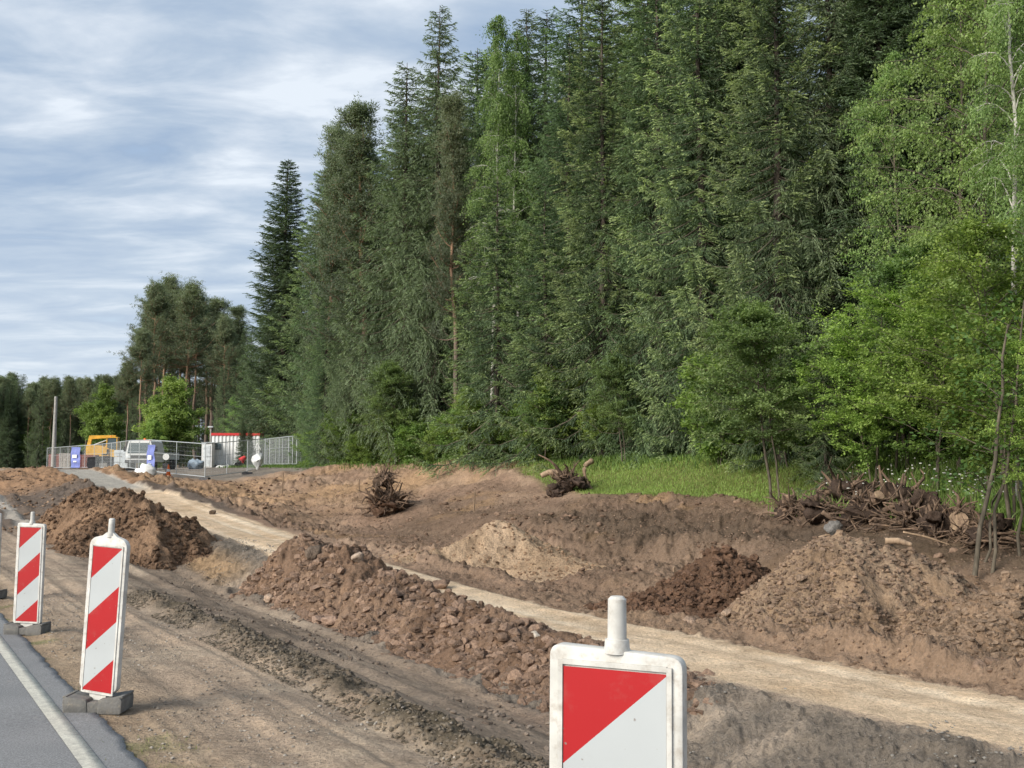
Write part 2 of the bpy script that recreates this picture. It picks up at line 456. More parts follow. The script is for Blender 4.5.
# ------------------------------------------------------------------ ground sheet
def grid_faces(nr, nc):
    i = np.arange(nr - 1)[:, None] * nc + np.arange(nc - 1)[None, :]
    return np.stack([i, i + 1, i + 1 + nc, i + nc], -1).reshape(-1, 4)
yk = [-900, -300, -100, -40, -20, -10, -5, -2]
yk += list(np.arange(0, 4.4, .2))
y = 4.4
while y < 112: yk.append(y); y *= 1.0042
while y < 5000: yk.append(y); y *= 1.12
yk = np.array(yk)
ud = np.linspace(-.56, .56, 840)
uo = .56 * 1.16 ** np.arange(1, 36)
uk = np.concatenate([-uo[::-1], ud, uo])
wy = np.maximum(yk, 4.0)
YY = np.repeat(yk[:, None], len(uk), 1); XX = wy[:, None] * uk[None, :]
X = XX.ravel(); Y = YY.ravel()
Z = H(X, Y)

def lerp3(a, b, f): return a * (1 - f[:, None]) + np.asarray(b)[None, :] * f[:, None]
def ground_color(x, y):
    s, t, m = masks(x, y)
    n1 = fbm(x, y, 1.6, 4, 61); n2 = fbm(x, y, .5, 4, 62); n3 = fbm(x, y, 5.0, 3, 63)
    streak = vnoise(t * 6 + n1, s * .35, None, 64)
    c = np.tile(np.array([.37, .295, .235]), (len(x), 1))
    # shoulder: pale sandy, greyer patches
    c = lerp3(c, (.25, .21, .175), np.clip(streak * .9 - .1 + n1 * .5, 0, 1))
    c = lerp3(c, (.43, .36, .29), np.clip((n2 + .1) * 1.0, 0, .7))
    c = lerp3(c, (.33, .245, .165), sst(2.2, 1.4, t) * .55)
    # ditch: greyish brown
    dcol = np.tile(np.array([.26, .21, .17]), (len(x), 1))
    dcol = lerp3(dcol, (.36, .30, .245), np.clip(vnoise(t * 5, s * .3, None, 65) * 1.5 - .5, 0, 1))
    dcol = lerp3(dcol, (.11, .09, .075), np.clip(n1 * 1.3 + .1, 0, .8))
    dcol = lerp3(dcol, (.33, .23, .18), sst(5.3, 5.8, t) * sst(12, 6, s) * .8)
    k = m['ditch'][:, None]; c = c * (1 - k) + dcol * k
    c = lerp3(c, (.105, .09, .07), np.clip(m['wind'] * 1.0, 0, 1) * np.clip(.8 + n2, .3, 1))
    # slope of dark crushed material
    scol = np.tile(np.array([.17, .15, .132]), (len(x), 1))
    scol = lerp3(scol, (.31, .265, .225), np.clip(vnoise(s * 2.2, t * .6, None, 66) * 2.2 - .9, 0, 1))
    scol = lerp3(scol, (.09, .08, .07), np.clip(n1 * 1.6 - .1, 0, .8))
    scol = lerp3(scol, (.30, .21, .13), sst(21, 24, s) * sst(7.3, 6.5, t) * .9)
    k = m['slope'][:, None]; c = c * (1 - k) + scol * k
    # basin
    b = np.tile(np.array([.235, .165, .125]), (len(x), 1))
    b = lerp3(b, (.31, .225, .17), np.clip((vnoise(t * 1.1 + n1, s * .22, None, 67) - .42) * 3, 0, 1))
    b = lerp3(b, (.115, .083, .062), np.clip(n3 * 1.6 + n1 * .6 - .2, 0, .75))
    b = lerp3(b, (.33, .22, .13), np.clip(n1 * 1.6 - .35, 0, .6) * sst(46, 34, s))
    b = lerp3(b, (.235, .17, .125), sst(19, 15, s) * sst(13.6, 12.4, t + n1) * .8)
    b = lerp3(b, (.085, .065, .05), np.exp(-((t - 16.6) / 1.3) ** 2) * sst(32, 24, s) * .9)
    b = lerp3(b, (.34, .23, .145), sst(36, 44, s) * sst(62, 56, s) * np.clip(.5 + n3 * 1.5, 0, .9))
    k = (sst(8.9, 9.2, t) * (1 - m['path']))[:, None]; c = c * (1 - k) + b * k
    fl = sst(31, 36, s) * sst(1.9, 2.8, t) * (1 - m['basin']) * sst(66, 60, s)
    c2 = np.tile(np.array([.13, .105, .09]), (len(x), 1))
    c2 = lerp3(c2, (.28, .18, .115), sst(44, 49, s + n3 * 3))
    c2 = lerp3(c2, (.34, .32, .30), sst(.35, .2, np.abs(t - 3.9 + n1 * .2)) * sst(56, 50, s))
    k = fl[:, None]; c = c * (1 - k) + c2 * k
    # path
    p = np.tile(np.array([.58, .46, .34]), (len(x), 1))
    p = lerp3(p, (.70, .60, .48), np.clip(vnoise(t * 4 + .5 * n1, s * .14, None, 68) * 2.4 - 1.0, 0, 1))
    p = lerp3(p, (.40, .29, .19), np.clip(n2 * .9 + n1 * .5 - .05, 0, .6))
    p = lerp3(p, (.36, .35, .33), sst(41, 46, s))
    k = m['path'][:, None]; c = c * (1 - k) + p * k
    # yard gravel
    g = np.tile(np.array([.20, .18, .165]), (len(x), 1))
    g = lerp3(g, (.28, .25, .22), np.clip(n1 + .4, 0, 1))
    k = m['yard'][:, None]; c = c * (1 - k) + g * k
    # grass
    gr = np.tile(np.array([.13, .155, .05]), (len(x), 1))
    gr = lerp3(gr, (.17, .15, .07), np.clip(n1 * 1.4, 0, .6))
    k = m['grass'][:, None]; c = c * (1 - k) + gr * k
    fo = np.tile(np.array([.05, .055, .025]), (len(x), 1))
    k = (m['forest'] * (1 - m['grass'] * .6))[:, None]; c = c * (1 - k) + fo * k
    far = sst(130, 140, s); k = far[:, None]
    c = c * (1 - k) + np.array([.05, .07, .03]) * k
    # tufts of weeds at the asphalt edge
    w = sst(.25, .45, fbm(x, y, .5, 4, 71)) * sst(1.15, 1.3, t) * sst(1.9, 1.5, t) * sst(5.5, 8, s)
    c = lerp3(c, (.17, .2, .08), w * .6)
    c = c * np.array([1.04, 1.0, .93])
    # left bank outside the road
    k = sst(-8.2, -9.5, t)[:, None]; c = c * (1 - k) + np.array([.09, .13, .04]) * k
    return c
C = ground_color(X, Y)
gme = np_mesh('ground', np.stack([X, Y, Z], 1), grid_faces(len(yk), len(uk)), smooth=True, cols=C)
ground = link_mesh('ground', gme, M['ground']); tag(ground, kind='structure')

# asphalt carriageway with ragged broken edge
def strip(name, ss, tfun0, tfun1, nt_, dz, mat, thick=0.0):
    V = []; nrow = len(ss)
    ts = np.linspace(0, 1, nt_) if nt_ < 10 else np.concatenate([np.linspace(0, .84, 8), np.linspace(.86, 1, 22)])
    nt_ = len(ts)
    s = np.repeat(ss[:, None], nt_, 1)
    a = tfun0(ss)[:, None]; b = tfun1(ss)[:, None]
    t = a + (b - a) * ts[None, :]
    x, y = xy(s.ravel(), t.ravel())
    z = base_h(x, y) + dz
    V = np.stack([x, y, z], 1)
    fc = grid_faces(nrow, nt_)
    # skirt on the high-t side
    k = len(V)
    sk = V.reshape(nrow, nt_, 3)[:, -1].copy(); sk[:, 2] -= .05; sk[:, 0] += .01
    V = np.concatenate([V, sk])
    e = np.arange(nrow) * nt_ + nt_ - 1
    f2 = np.stack([e[:-1], k + np.arange(nrow - 1), k + 1 + np.arange(nrow - 1), e[1:]], 1)
    me = np_mesh(name, V, [fc, f2], smooth=False)
    return link_mesh(name, me, mat)
m, nt, out = new_mat('asphalt')
p = N(nt, 'ShaderNodeBsdfPrincipled', i_Roughness=.85)
c = mixc(nt, ramp(nt, noise(nt, .9, 5, .6), [(.3, 0), (.7, 1)]), (.15, .152, .155), (.20, .20, .20))
c = mixc(nt, 1.0, c, ramp(nt, noise(nt, 90, 4, .75), [(.3, .45), (.5, 1.0), (.7, 1.7)]), 'MULTIPLY')
c = mixc(nt, ramp(nt, noise(nt, 7, 6, .75), [(.60, 0), (.78, .5)]), c, (.3, .26, .21))
nt.links.new(c, p.inputs['Base Color'])
b = N(nt, 'ShaderNodeBump', i_Strength=.5, i_Distance=.004); nt.links.new(noise(nt, 160, 3, .7), b.inputs['Height']); nt.links.new(b.outputs[0], p.inputs['Normal'])
nt.links.new(p.outputs[0], out.inputs[0]); M['asphalt'] = m
m, nt, out = new_mat('line_paint')
p = N(nt, 'ShaderNodeBsdfPrincipled', i_Roughness=.7)
c = mixc(nt, ramp(nt, noise(nt, 14, 7, .75), [(.42, 0), (.66, .8)]), (.54, .52, .44), (.30, .285, .25))
c = mixc(nt, 1.0, c, ramp(nt, noise(nt, 90, 4, .75), [(.3, .6), (.5, 1.0), (.7, 1.2)]), 'MULTIPLY')
nt.links.new(c, p.inputs['Base Color']); nt.links.new(p.outputs[0], out.inputs[0]); M['line'] = m
SS = np.concatenate([np.arange(-60, 2, 1.0), np.arange(2, 22, .04), np.arange(22, 90, 1.0)])
edge = lambda s: 1.40 + .012 * (vnoise(s * 2.1, s * 0, None, 81) - .5) * 2 + .04 * (vnoise(s * .5, s * 0 + 3, None, 82) - .5) + .03 * (vnoise(s * 5, s * 0 + 8, None, 85) - .5) + .03 * (vnoise(s * 22, s * 0 + 3, None, 83) - .5)
road = strip('road', SS, lambda s: s * 0 - 7.4, edge, 12, .012, M['asphalt']); tag(road, kind='structure')
road_line = strip('road_edge_line', SS, lambda s: s * 0 + 1.08, lambda s: s * 0 + 1.195, 3, .017, M['line']); tag(road_line, kind='structure')
# tar joint across the hard strip
def joint(s0):
    ts = np.linspace(1.16, 1.24, 8); V = []
    for k in range(8):
        for d in (-.006, .006):
            x, y = xy(s0 + d + .01 * math.sin(k), ts[k]); V.append((x, y, float(base_h(np.array([x]), np.array([y]))[0]) + .0165))
    return V
# ------------------------------------------------------------------ icosphere clods
import bmesh
def ico(sub):
    bm = bmesh.new(); bmesh.ops.create_icosphere(bm, subdivisions=sub, radius=1)
    V = np.array([v.co[:] for v in bm.verts]); Fc = np.array([[v.index for v in f.verts] for f in bm.faces]); bm.free()
    return V, Fc
CUT = True
ICO1, ICO2, ICO3 = ico(1), ico(2), ico(3)
def clods(P, R, icos, rough=.35, flat=.75, seed=0):
    """P (n,3) centres, R (n,) radii -> V, F"""
    bV, bF = icos
    n = len(P); r = np.random.default_rng(seed)
    base = np.stack([bV * 1.0 for _ in range(1)])[0]
    q = r.random((n, 3)) * 100
    th = r.random(n) * 6.28
    sc = np.stack([R * r.uniform(.75, 1.3, n), R * r.uniform(.75, 1.3, n), R * flat * r.uniform(.7, 1.2, n)], 1)
    B = np.repeat(base[None], n, 0)
    nz = vnoise(B[..., 0] * 1.6 + q[:, None, 0], B[..., 1] * 1.6 + q[:, None, 1], B[..., 2] * 1.6 + q[:, None, 2], 3)
    B = B * (1 + rough * (nz[..., None] * 2 - 1))
    if CUT:
        for _k in range(5):
            pn = r.normal(0, 1, (n, 3)); pn /= np.linalg.norm(pn, axis=1, keepdims=True)
            dd_ = (B * pn[:, None, :]).sum(-1); off_ = r.uniform(.45, .8, (n, 1))
            B = B - pn[:, None, :] * np.maximum(dd_ - off_, 0)[..., None]
    if len(bV) > 60:
        nz = vnoise(B[..., 0] * 4 + q[:, None, 0], B[..., 1] * 4 + q[:, None, 1], B[..., 2] * 4 + q[:, None, 2], 4)
        B = B * (1 + rough * .4 * (nz[..., None] * 2 - 1))
    B = B * sc[:, None, :]
    c, s_ = np.cos(th)[:, None], np.sin(th)[:, None]
    x = B[..., 0] * c - B[..., 1] * s_; y = B[..., 0] * s_ + B[..., 1] * c
    V = np.stack([x, y, B[..., 2]], -1) + P[:, None, :]
    Fc = bF[None] + (np.arange(n) * len(bV))[:, None, None]
    return V.reshape(-1, 3), Fc.reshape(-1, 3)

# ------------------------------------------------------------------ soil heaps
HEAPS = []
def heap_h(x, y, lobes, p):
    h = np.full_like(x, -9.0)
    for (cx, cy, rx, ry, ang, hh) in lobes:
        ca, sa = math.cos(ang), math.sin(ang)
        dx = x - cx; dy = y - cy
        a = (dx * ca + dy * sa) / rx; b = (-dx * sa + dy * ca) / ry
        ta = np.arctan2(b, a)
        r = np.sqrt(a * a + b * b) * (1 + .10 * np.sin(ta * 3 + cx) + .07 * np.sin(ta * 7 + cy * 3))
        r = np.sqrt(r * r + .012) - .05
        v = hh * (1 - r ** p)
        v = np.where(r > 1, -hh * (r - 1) * 1.2, v)
        # smooth max
        k = .08
        d = np.clip(.5 + .5 * (v - h) / k, 0, 1)
        h = h * (1 - d) + v * d + k * d * (1 - d)
    return h
def make_heap(name, lobes, p, c0, c1, label, lump=.1, lscale=.5, ridged=.75, nclod=700, csize=(.02, .07), seed=0, step=.03, cc=None, cexp=4.0):
    lob = np.array(lobes)
    ex = float(np.max(lob[:, 2:4]))
    x0, x1 = (lob[:, 0]).min() - ex * 1.15, (lob[:, 0]).max() + ex * 1.15
    y0, y1 = (lob[:, 1]).min() - ex * 1.15, (lob[:, 1]).max() + ex * 1.15
    nx, ny = int((x1 - x0) / step), int((y1 - y0) / step)
    gx, gy = np.meshgrid(np.linspace(x0, x1, nx), np.linspace(y0, y1, ny))
    x = gx.ravel(); y = gy.ravel()
    def surf(x, y):
        h = heap_h(x, y, lobes, p)
        k = sst(-.1, .25, h)
        n = fbm(x, y, lscale, 5, 100 + seed, .58)
        nr = np.abs(fbm(x, y, lscale * .8, 5, 120 + seed, .62))
        h = h + k * lump * (n * (1 - ridged) + (nr * 2.2 - .45) * ridged) 
        h = h + k * (np.abs(fbm(x, y, .22, 4, 150 + seed, .65)) - .2) * .11 * (lump / .12) + k * fbm(x, y, .09, 3, 140 + seed, .6) * .022
        return h
    h = surf(x, y)
    z = base_h(x, y) + detail_h(x, y) * .35 + h
    keep = (h > -.10).reshape(ny, nx)
    fc = grid_faces(ny, nx)
    kf = keep.ravel()[fc].any(1); fc = fc[kf]
    used = np.unique(fc); mp_ = -np.ones(nx * ny, int); mp_[used] = np.arange(len(used)); fc = mp_[fc]
    V = np.stack([x, y, z], 1)[used]
    nn = np.clip(fbm(V[:, 0], V[:, 1], .9, 4, 160 + seed) * 1.2 + .45, 0, 1)
    n2 = np.clip(fbm(V[:, 0], V[:, 1], .25, 4, 161 + seed) * 1.4 + .1, 0, .8)
    cols = np.asarray(c0)[None] * (1 - nn[:, None]) + np.asarray(c1)[None] * nn[:, None]
    cols = cols * (1 - .30 * n2[:, None]) * np.array([1.04, 1.03, 1.0])
    # clods, denser at the foot where they roll
    r = np.random.default_rng(seed + 5)
    m = nclod * 6
    px = r.uniform(x0, x1, m); py = r.uniform(y0, y1, m); hh = heap_h(px, py, lobes, p)
    ok = np.nonzero((hh > -.10) & (r.random(m) < np.where(hh < .15, 1, .6)) & (vnoise(px * 2.2, py * 2.2, None, seed) > .22))[0][:nclod]
    px, py = px[ok], py[ok]
    R = csize[0] + (csize[1] - csize[0]) * r.random(len(ok)) ** cexp
    pz = base_h(px, py) + detail_h(px, py) * .35 + np.maximum(surf(px, py), -.02) - R * .12
    k0 = np.asarray(c0 if cc is None else cc); tc_ = r.uniform(.6, 1.35, len(ok)); thr = .018
    PP = np.stack([px, py, pz], 1); big = R > thr
    c1V, c1F = clods(PP[big], R[big], ICO2, .45, .8, seed); c2V, c2F = clods(PP[~big], R[~big], ICO1, .45, .8, seed + 1)
    cV = np.concatenate([c1V, c2V]); cF = np.concatenate([c1F, c2F + len(c1V)])
    cl = np.concatenate([np.repeat(k0[None] * tc_[big, None], len(ICO2[0]), 0), np.repeat(k0[None] * tc_[~big, None], len(ICO1[0]), 0)])
    cF = cF + len(V)
    V = np.concatenate([V, cV]); cols = np.concatenate([cols, cl])
    org = np.array([lob[:, 0].mean(), lob[:, 1].mean(), 0]); org[2] = base_h(org[0:1], org[1:2])[0]
    me = np_mesh(name, V - org, [fc, cF], smooth=True, cols=cols)
    sm = np.ones(len(fc) + len(cF), dtype=bool); sm[len(fc):] = False; me.polygons.foreach_set('use_smooth', sm)
    o = link_mesh(name, me, M['soil']); o.location = org
    tag(o, label, 'soil heap', 'soil heaps along the dirt path')
    HEAPS.append((lobes, p))
    return o
def hp(px, t): return atT(px, t)
ra = math.atan2(DY, DX)   # along the road
# left brown heap
a = hp(95, 5.0); b_ = hp(145, 5.6); c_ = hp(120, 5.2)
make_heap('soil_heap', [(a[0], a[1], 2.2, 1.5, ra, 1.40), (c_[0], c_[1] + .3, 2.0, 1.35, ra, 1.50), (b_[0], b_[1], 2.2, 1.35, ra + .2, 1.36), (c_[0] + .2, c_[1] - 1.6, 1.3, 1.0, ra, .7)], 1.35, (.18, .115, .075), (.29, .19, .125),
          'reddish brown soil heap behind the two left warning beacons', lump=.20, lscale=.6, nclod=12000, csize=(.012, .085), seed=1, step=.035)
# central cobbly ridge
pts = [(*atT(px_, 7.05), h_, r_) for px_, h_, r_ in ((300, .80, 1.0), (340, .80, 1.1), (390, .56, .95), (440, .42, .88), (490, .32, .8), (545, .26, .7), (595, .22, .6), (650, .18, .45))]
make_heap('soil_heap', [(x, y, r * 1.3, r * .95, ra, h) for x, y, h, r in pts], 1.25, (.20, .13, .09), (.31, .215, .155),
          'long stony clod-covered soil ridge between sandy shoulder and pale path', lump=.15, lscale=.34, nclod=15000, csize=(.008, .10), seed=2, step=.022, cc=(.27, .185, .135), cexp=5)
x, y = hp(497, 11.9)
make_heap('soil_heap', [(x, y + .2, 1.8, 1.4, .1, 1.18), (x + .9, y - .6, 1.9, 1.2, -.5, .45), (x - 1.1, y - .3, 1.3, 1.0, .3, .35)], .95, (.38, .27, .18), (.46, .34, .24),
          'pale sandy cone-shaped heap beyond the path, in front of the short stake', lump=.05, lscale=.5, nclod=4000, csize=(.007, .05), seed=3, step=.035, cc=(.3, .2, .13))
x, y = hp(712, 12.0)
make_heap('soil_heap', [(x + .12, y + .25, 1.25, 1.05, .1, .90), (x - .65, y - .25, 1.1, .85, .2, .42)], 1.1, (.13, .078, .052), (.20, .125, .085),
          'dark brown clod heap just left of the biggest sandy heap', lump=.16, lscale=.34, nclod=8000, csize=(.008, .08), seed=4, step=.027, cc=(.15, .09, .06))
x, y = hp(848, 12.1)
make_heap('soil_heap', [(x - .15, y + .1, 1.75, 1.4, .1, 1.26), (x + .5, y + .15, 1.6, 1.3, 0, 1.08), (x - .55, y - .6, 1.3, .9, .3, .55), (x + .9, y - .8, 1.1, .8, .2, .4)], 1.45, (.28, .195, .13), (.38, .28, .20),
          'biggest rounded sandy brown heap below the stump pile', lump=.12, lscale=.5, nclod=16000, csize=(.006, .055), seed=5, step=.026, cc=(.27, .19, .135))
x, y = hp(1000, 12.0)
make_heap('soil_heap', [(x + .1, y, 1.15, 1.1, .3, .85), (x + .9, y - .3, 1.3, 1.0, 0, .9), (x - .5, y - .6, 1.0, .7, 0, .5), (x + .3, y - 1.0, 1.2, .7, .2, .4)], 1.2, (.27, .185, .125), (.37, .265, .19),
          'pale brown heap at right edge, beside the biggest heap', lump=.13, lscale=.4, nclod=14000, csize=(.006, .065), seed=6, step=.026, cc=(.28, .2, .14))
x, y = hp(947, 14.4)
make_heap('soil_heap', [(x, y, .85, .75, 0, .52)], 1.5, (.27, .18, .12), (.34, .24, .17),
          'small low sandy hump behind, under the leaning thin stems', lump=.05, lscale=.4, nclod=2000, csize=(.007,.04), seed=7, step=.03)

# ------------------------------------------------------------------ loose clods and gravel (stuff)
def scatter_stuff(name, label, n, region, size, colr, cexp, seed, icos, flat=.7, acc=None, sink=.2):
    r = np.random.default_rng(seed)
    s = r.uniform(region[0], region[1], n); 
    if acc == 'near': s = region[0] + (region[1] - region[0]) * r.random(n) ** 1.6
    t = r.uniform(region[2], region[3], n)
    x, y = xy(s, t)
    clump = vnoise(x * .9, y * .9, None, seed) * .6 + vnoise(x * 3, y * 3, None, seed + 1) * .4
    ok = clump > region[4]
    inview = (np.abs(x) < y * .52 + 1.5) & (y > 3)
    ok &= inview & ~((s > 27) & (t > 7.3) & (t < 10.2))
    x, y, t = x[ok], y[ok], t[ok]
    R = size[0] + (size[1] - size[0]) * r.random(len(x)) ** cexp
    z = H(x, y) + R * (flat - sink) * .6
    V, Fc = clods(np.stack([x, y, z], 1), R, icos, .4, flat, seed)
    c0 = np.array(colr[0]); c1 = np.array(colr[1]); f = r.random(len(x))[:, None]
    cc = np.repeat(c0 * (1 - f) + c1 * f, len(icos[0]), 0)
    me = np_mesh(name, V, Fc, smooth=False, cols=cc)
    o = link_mesh(name, me, M['clod'])
    tag(o, label, 'soil', None, 'stuff')
    return o
scatter_stuff('gravel', 'small pale gravel strewn over the sandy shoulder', 6000, (3, 18, 1.5, 3.4, .52), (.004, .016), ((.46, .42, .37), (.24, .2, .16)), 2.5, 201, ICO1, acc='near')
scatter_stuff('soil_clods', 'dark clods turned up in a low windrow beside the shoulder', 16000, (2, 17, 3.0, 3.65, .34), (.004, .026), ((.12, .10, .075), (.24, .20, .155)), 2.5, 202, ICO1, sink=.5)
scatter_stuff('ditch_clods', 'clods and stones on the ditch floor before the path', 3500, (2, 26, 3.7, 6.4, .50), (.005, .04), ((.13, .10, .08), (.32, .26, .21)), 2.5, 203, ICO2)
scatter_stuff('crushed_asphalt', 'grey crushed asphalt gravel on the embankment slope of the path', 12000, (2, 30, 6.3, 8.0, .50), (.004, .022), ((.12, .11, .10), (.34, .32, .29)), 3, 204, ICO1)
scatter_stuff('basin_clods', 'brown clods strewn over the excavated ground beyond the path', 15000, (3, 58, 9.7, 19.5, .54), (.010, .11), ((.13, .085, .06), (.29, .2, .145)), 6.0, 205, ICO2, sink=.6)
scatter_stuff('soil_crumbs', 'fine crumbs of brown soil covering the excavated ground', 60000, (3, 42, 9.4, 19.0, .40), (.006, .032), ((.15, .10, .07), (.30, .215, .16)), 2.2, 207, ICO1, acc='near', sink=.6)
scatter_stuff('bank_clods', 'brown lumps on the far banks behind the left heap', 3500, (33, 62, 2.0, 13, .45), (.02, .09), ((.15, .10, .07), (.32, .22, .15)), 2.2, 206, ICO2)

# ------------------------------------------------------------------ batch tubes and leaves
def tubes(P, R, sides=4, cap=False):
    """P (n,k,3), R (n,k)"""
    P = np.asarray(P, float); R = np.asarray(R, float)
    n, k, _ = P.shape
    T = np.gradient(P, axis=1); T /= np.linalg.norm(T, axis=2, keepdims=True) + 1e-9
    ref = np.where(np.abs(T[..., 2:3]) > .9, np.array([1., 0, 0]), np.array([0, 0, 1.]))
    A = np.cross(T, ref); A /= np.linalg.norm(A, axis=2, keepdims=True) + 1e-9
    B = np.cross(T, A)
    an = np.arange(sides) * 2 * math.pi / sides
    V = P[:, :, None, :] + R[:, :, None, None] * (A[:, :, None, :] * np.cos(an)[None, None, :, None] + B[:, :, None, :] * np.sin(an)[None, None, :, None])
    V = V.reshape(-1, 3)
    base = (np.arange(n) * k * sides)[:, None, None]
    i = (np.arange(k - 1) * sides)[None, :, None]; j = np.arange(sides)[None, None, :]; jn = (np.arange(sides) + 1) % sides; jn = jn[None, None, :]
    Fc = np.stack([base + i + j, base + i + jn, base + i + sides + jn, base + i + sides + j], -1).reshape(-1, 4)
    return V, Fc
def unit(v): return v / (np.linalg.norm(v, axis=-1, keepdims=True) + 1e-9)
def leaves(C, D, S, L, Wd):
    """diamond leaves: centre, direction, side"""
    L = np.asarray(L)[:, None]; Wd = np.asarray(Wd)[:, None]
    a = C - D * L * .5; b = C + S * Wd * .5 - D * L * .05; c = C + D * L * .5; d = C - S * Wd * .5 - D * L * .05
    V = np.stack([a, b, c, d], 1).reshape(-1, 3)
    Fc = np.arange(len(V)).reshape(-1, 4)
    return V, Fc

def tree_objects(name, parts):
    root = empty(name, (0, 0, 0))
    for (pn, me, mat) in parts:
        link_mesh(pn, me, mat, root)
    return root

def gen_spruce(name, h, wid, seed, droop=.35, clear=.04, fresh=.5, dens=1.0, dark=(.032, .056, .026), light=(.12, .175, .055), topbare=0., prof=.8, lean=.0, sweep=.75, sp=1.35):
    r = np.random.default_rng(seed)
    zt = np.linspace(0, h, 14)
    wob = np.cumsum(r.normal(0, .03, (14, 2)), 0); wob[0] = 0
    wob -= np.linspace(0, 1, 14)[:, None] * wob[-1] * .6
    TP = np.concatenate([wob, zt[:, None]], 1)
    TR = .017 * h * 0.62 * (1 - zt / h) ** .85 + .012
    TP[0, 2] = -.6
    tv, tf = tubes(TP[None], TR[None], 8)
    trunk = np_mesh('trunk', tv, tf, smooth=True)
    # branches
    zs = []
    z = clear * h + .2
    while z < h - .25:
        zs.append(z); z += (.34 + .26 * r.random() * (1 - z / h)) * sp * (1 - .45 * z / h)
    bz = []; ba = []
    for z in zs:
        nb = 7 if z < h * .8 else 5
        a0 = r.random() * 6.28
        for k in range(nb):
            if r.random() < .10: continue
            bz.append(z + r.normal(0, .05) * sp); ba.append(a0 + k * 6.283 / nb + r.normal(0, .25))
    bz = np.array(bz); ba = np.array(ba); n = len(bz)
    q = np.clip(bz / h, 0, 1)
    L = wid * ((1 - q) ** prof) * (1 - .35 * np.exp(-(q / .12) ** 2)) * r.uniform(.62, 1.18, n) + .18
    # uneven sides
    L *= 1 + .22 * np.sin(ba * 2 + q * 9 + seed) * (1 - q)
    K = 6
    u = np.linspace(0, 1, K)[None, :]
    up0 = (q - .45) * 1.3               # initial rise
    dr = droop * (1.15 - q)
    rad = L[:, None] * u
    zz = bz[:, None] + L[:, None] * (up0[:, None] * u * .55 - dr[:, None] * np.sin(u * 2.3) + .28 * dr[:, None] * u ** 3 * 1.6)
    cx = np.interp(bz, zt, TP[:, 0]); cy = np.interp(bz, zt, TP[:, 1])
    aa = ba[:, None] + r.normal(0, .12, n)[:, None] * u
    BP = np.stack([cx[:, None] + rad * np.cos(aa), cy[:, None] + rad * np.sin(aa), zz], -1)
    BR = (.012 + .011 * L[:, None]) * (1 - u * .85)
    bv, bf = tubes(BP, BR, 3)
    branches = np_mesh('branches', bv, bf)
    # twigs
    BPp = []; BD = []; BT = []; BQ = []
    for i in range(n):
        nt_ = max(3, int(L[i] / .07 * dens))
        uu = np.sort(r.uniform(.04 if q[i] > .5 else .12, 1.0, nt_)) 
        f = uu * (K - 1); k0 = np.minimum(f.astype(int), K - 2); fr = f - k0
        P0 = BP[i][k0] * (1 - fr)[:, None] + BP[i][k0 + 1] * fr[:, None]
        D0 = unit(BP[i][k0 + 1] - BP[i][k0])
        BPp.append(P0); BD.append(D0); BT.append(uu); BQ.append(np.full(nt_, q[i]))
    P0 = np.concatenate(BPp); D0 = np.concatenate(BD); U0 = np.concatenate(BT); Q0 = np.concatenate(BQ)
    P0 = np.repeat(P0, 2, 0); D0 = np.repeat(D0, 2, 0); U0 = np.repeat(U0, 2); Q0 = np.repeat(Q0, 2)
    sg = np.tile([1, -1], len(P0) // 2)
    side = unit(np.cross(D0, [0, 0, 1.])) * sg[:, None]
    Lt = (.20 + .42 * (1 - np.abs(U0 - .55) * 1.2)) * (.45 + .55 * np.minimum(1, (1 - Q0) * 1.8)) * r.uniform(.6, 1.25, len(P0)) * (wid / 3.2) ** .5
    Lt = np.maximum(Lt, .10)
    hang = (.25 + .55 * (1 - Q0)) * sweep * r.uniform(.5, 1.3, len(P0))
    Dt = unit(side * r.uniform(.4, 1.1, len(P0))[:, None] + D0 * .75 + np.array([0, 0, -1.]) * (hang * .6)[:, None] + r.normal(0, .15, (len(P0), 3)))
    per = 12
    w = (np.arange(per) + .5) / per
    Cc = P0[:, None, :] + Dt[:, None, :] * (Lt[:, None] * w)[..., None]
    Cc[..., 2] -= (Lt[:, None] * hang[:, None] * .5) * w ** 2
    dl = Dt[:, None, :] + r.normal(0, .38, Cc.shape); dl[..., 2] -= (w * hang[:, None] * .8)
    dl = unit(dl.reshape(-1, 3))
    sd_ = unit(np.cross(dl, r.normal(0, 1, dl.shape) + np.array([0, 0, 1.2])))
    n_ = len(dl)
    ln = np.repeat(Lt, per) / per * 2.0 * r.uniform(.7, 1.3, n_) + .045
    wd = r.uniform(.020, .040, n_)
    lv, lf = leaves(Cc.reshape(-1, 3), dl, sd_, ln, wd)
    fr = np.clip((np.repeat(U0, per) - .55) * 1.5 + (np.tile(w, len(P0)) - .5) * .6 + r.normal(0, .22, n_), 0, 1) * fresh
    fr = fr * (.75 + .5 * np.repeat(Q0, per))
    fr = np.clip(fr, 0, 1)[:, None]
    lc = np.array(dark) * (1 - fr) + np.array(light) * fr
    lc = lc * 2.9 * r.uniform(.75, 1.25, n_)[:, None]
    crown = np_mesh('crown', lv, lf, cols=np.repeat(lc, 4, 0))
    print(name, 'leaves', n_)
    return tree_objects(name, [('trunk', trunk, M['bark']), ('branches', branches, M['twig']), ('crown', crown, M['needle'])])

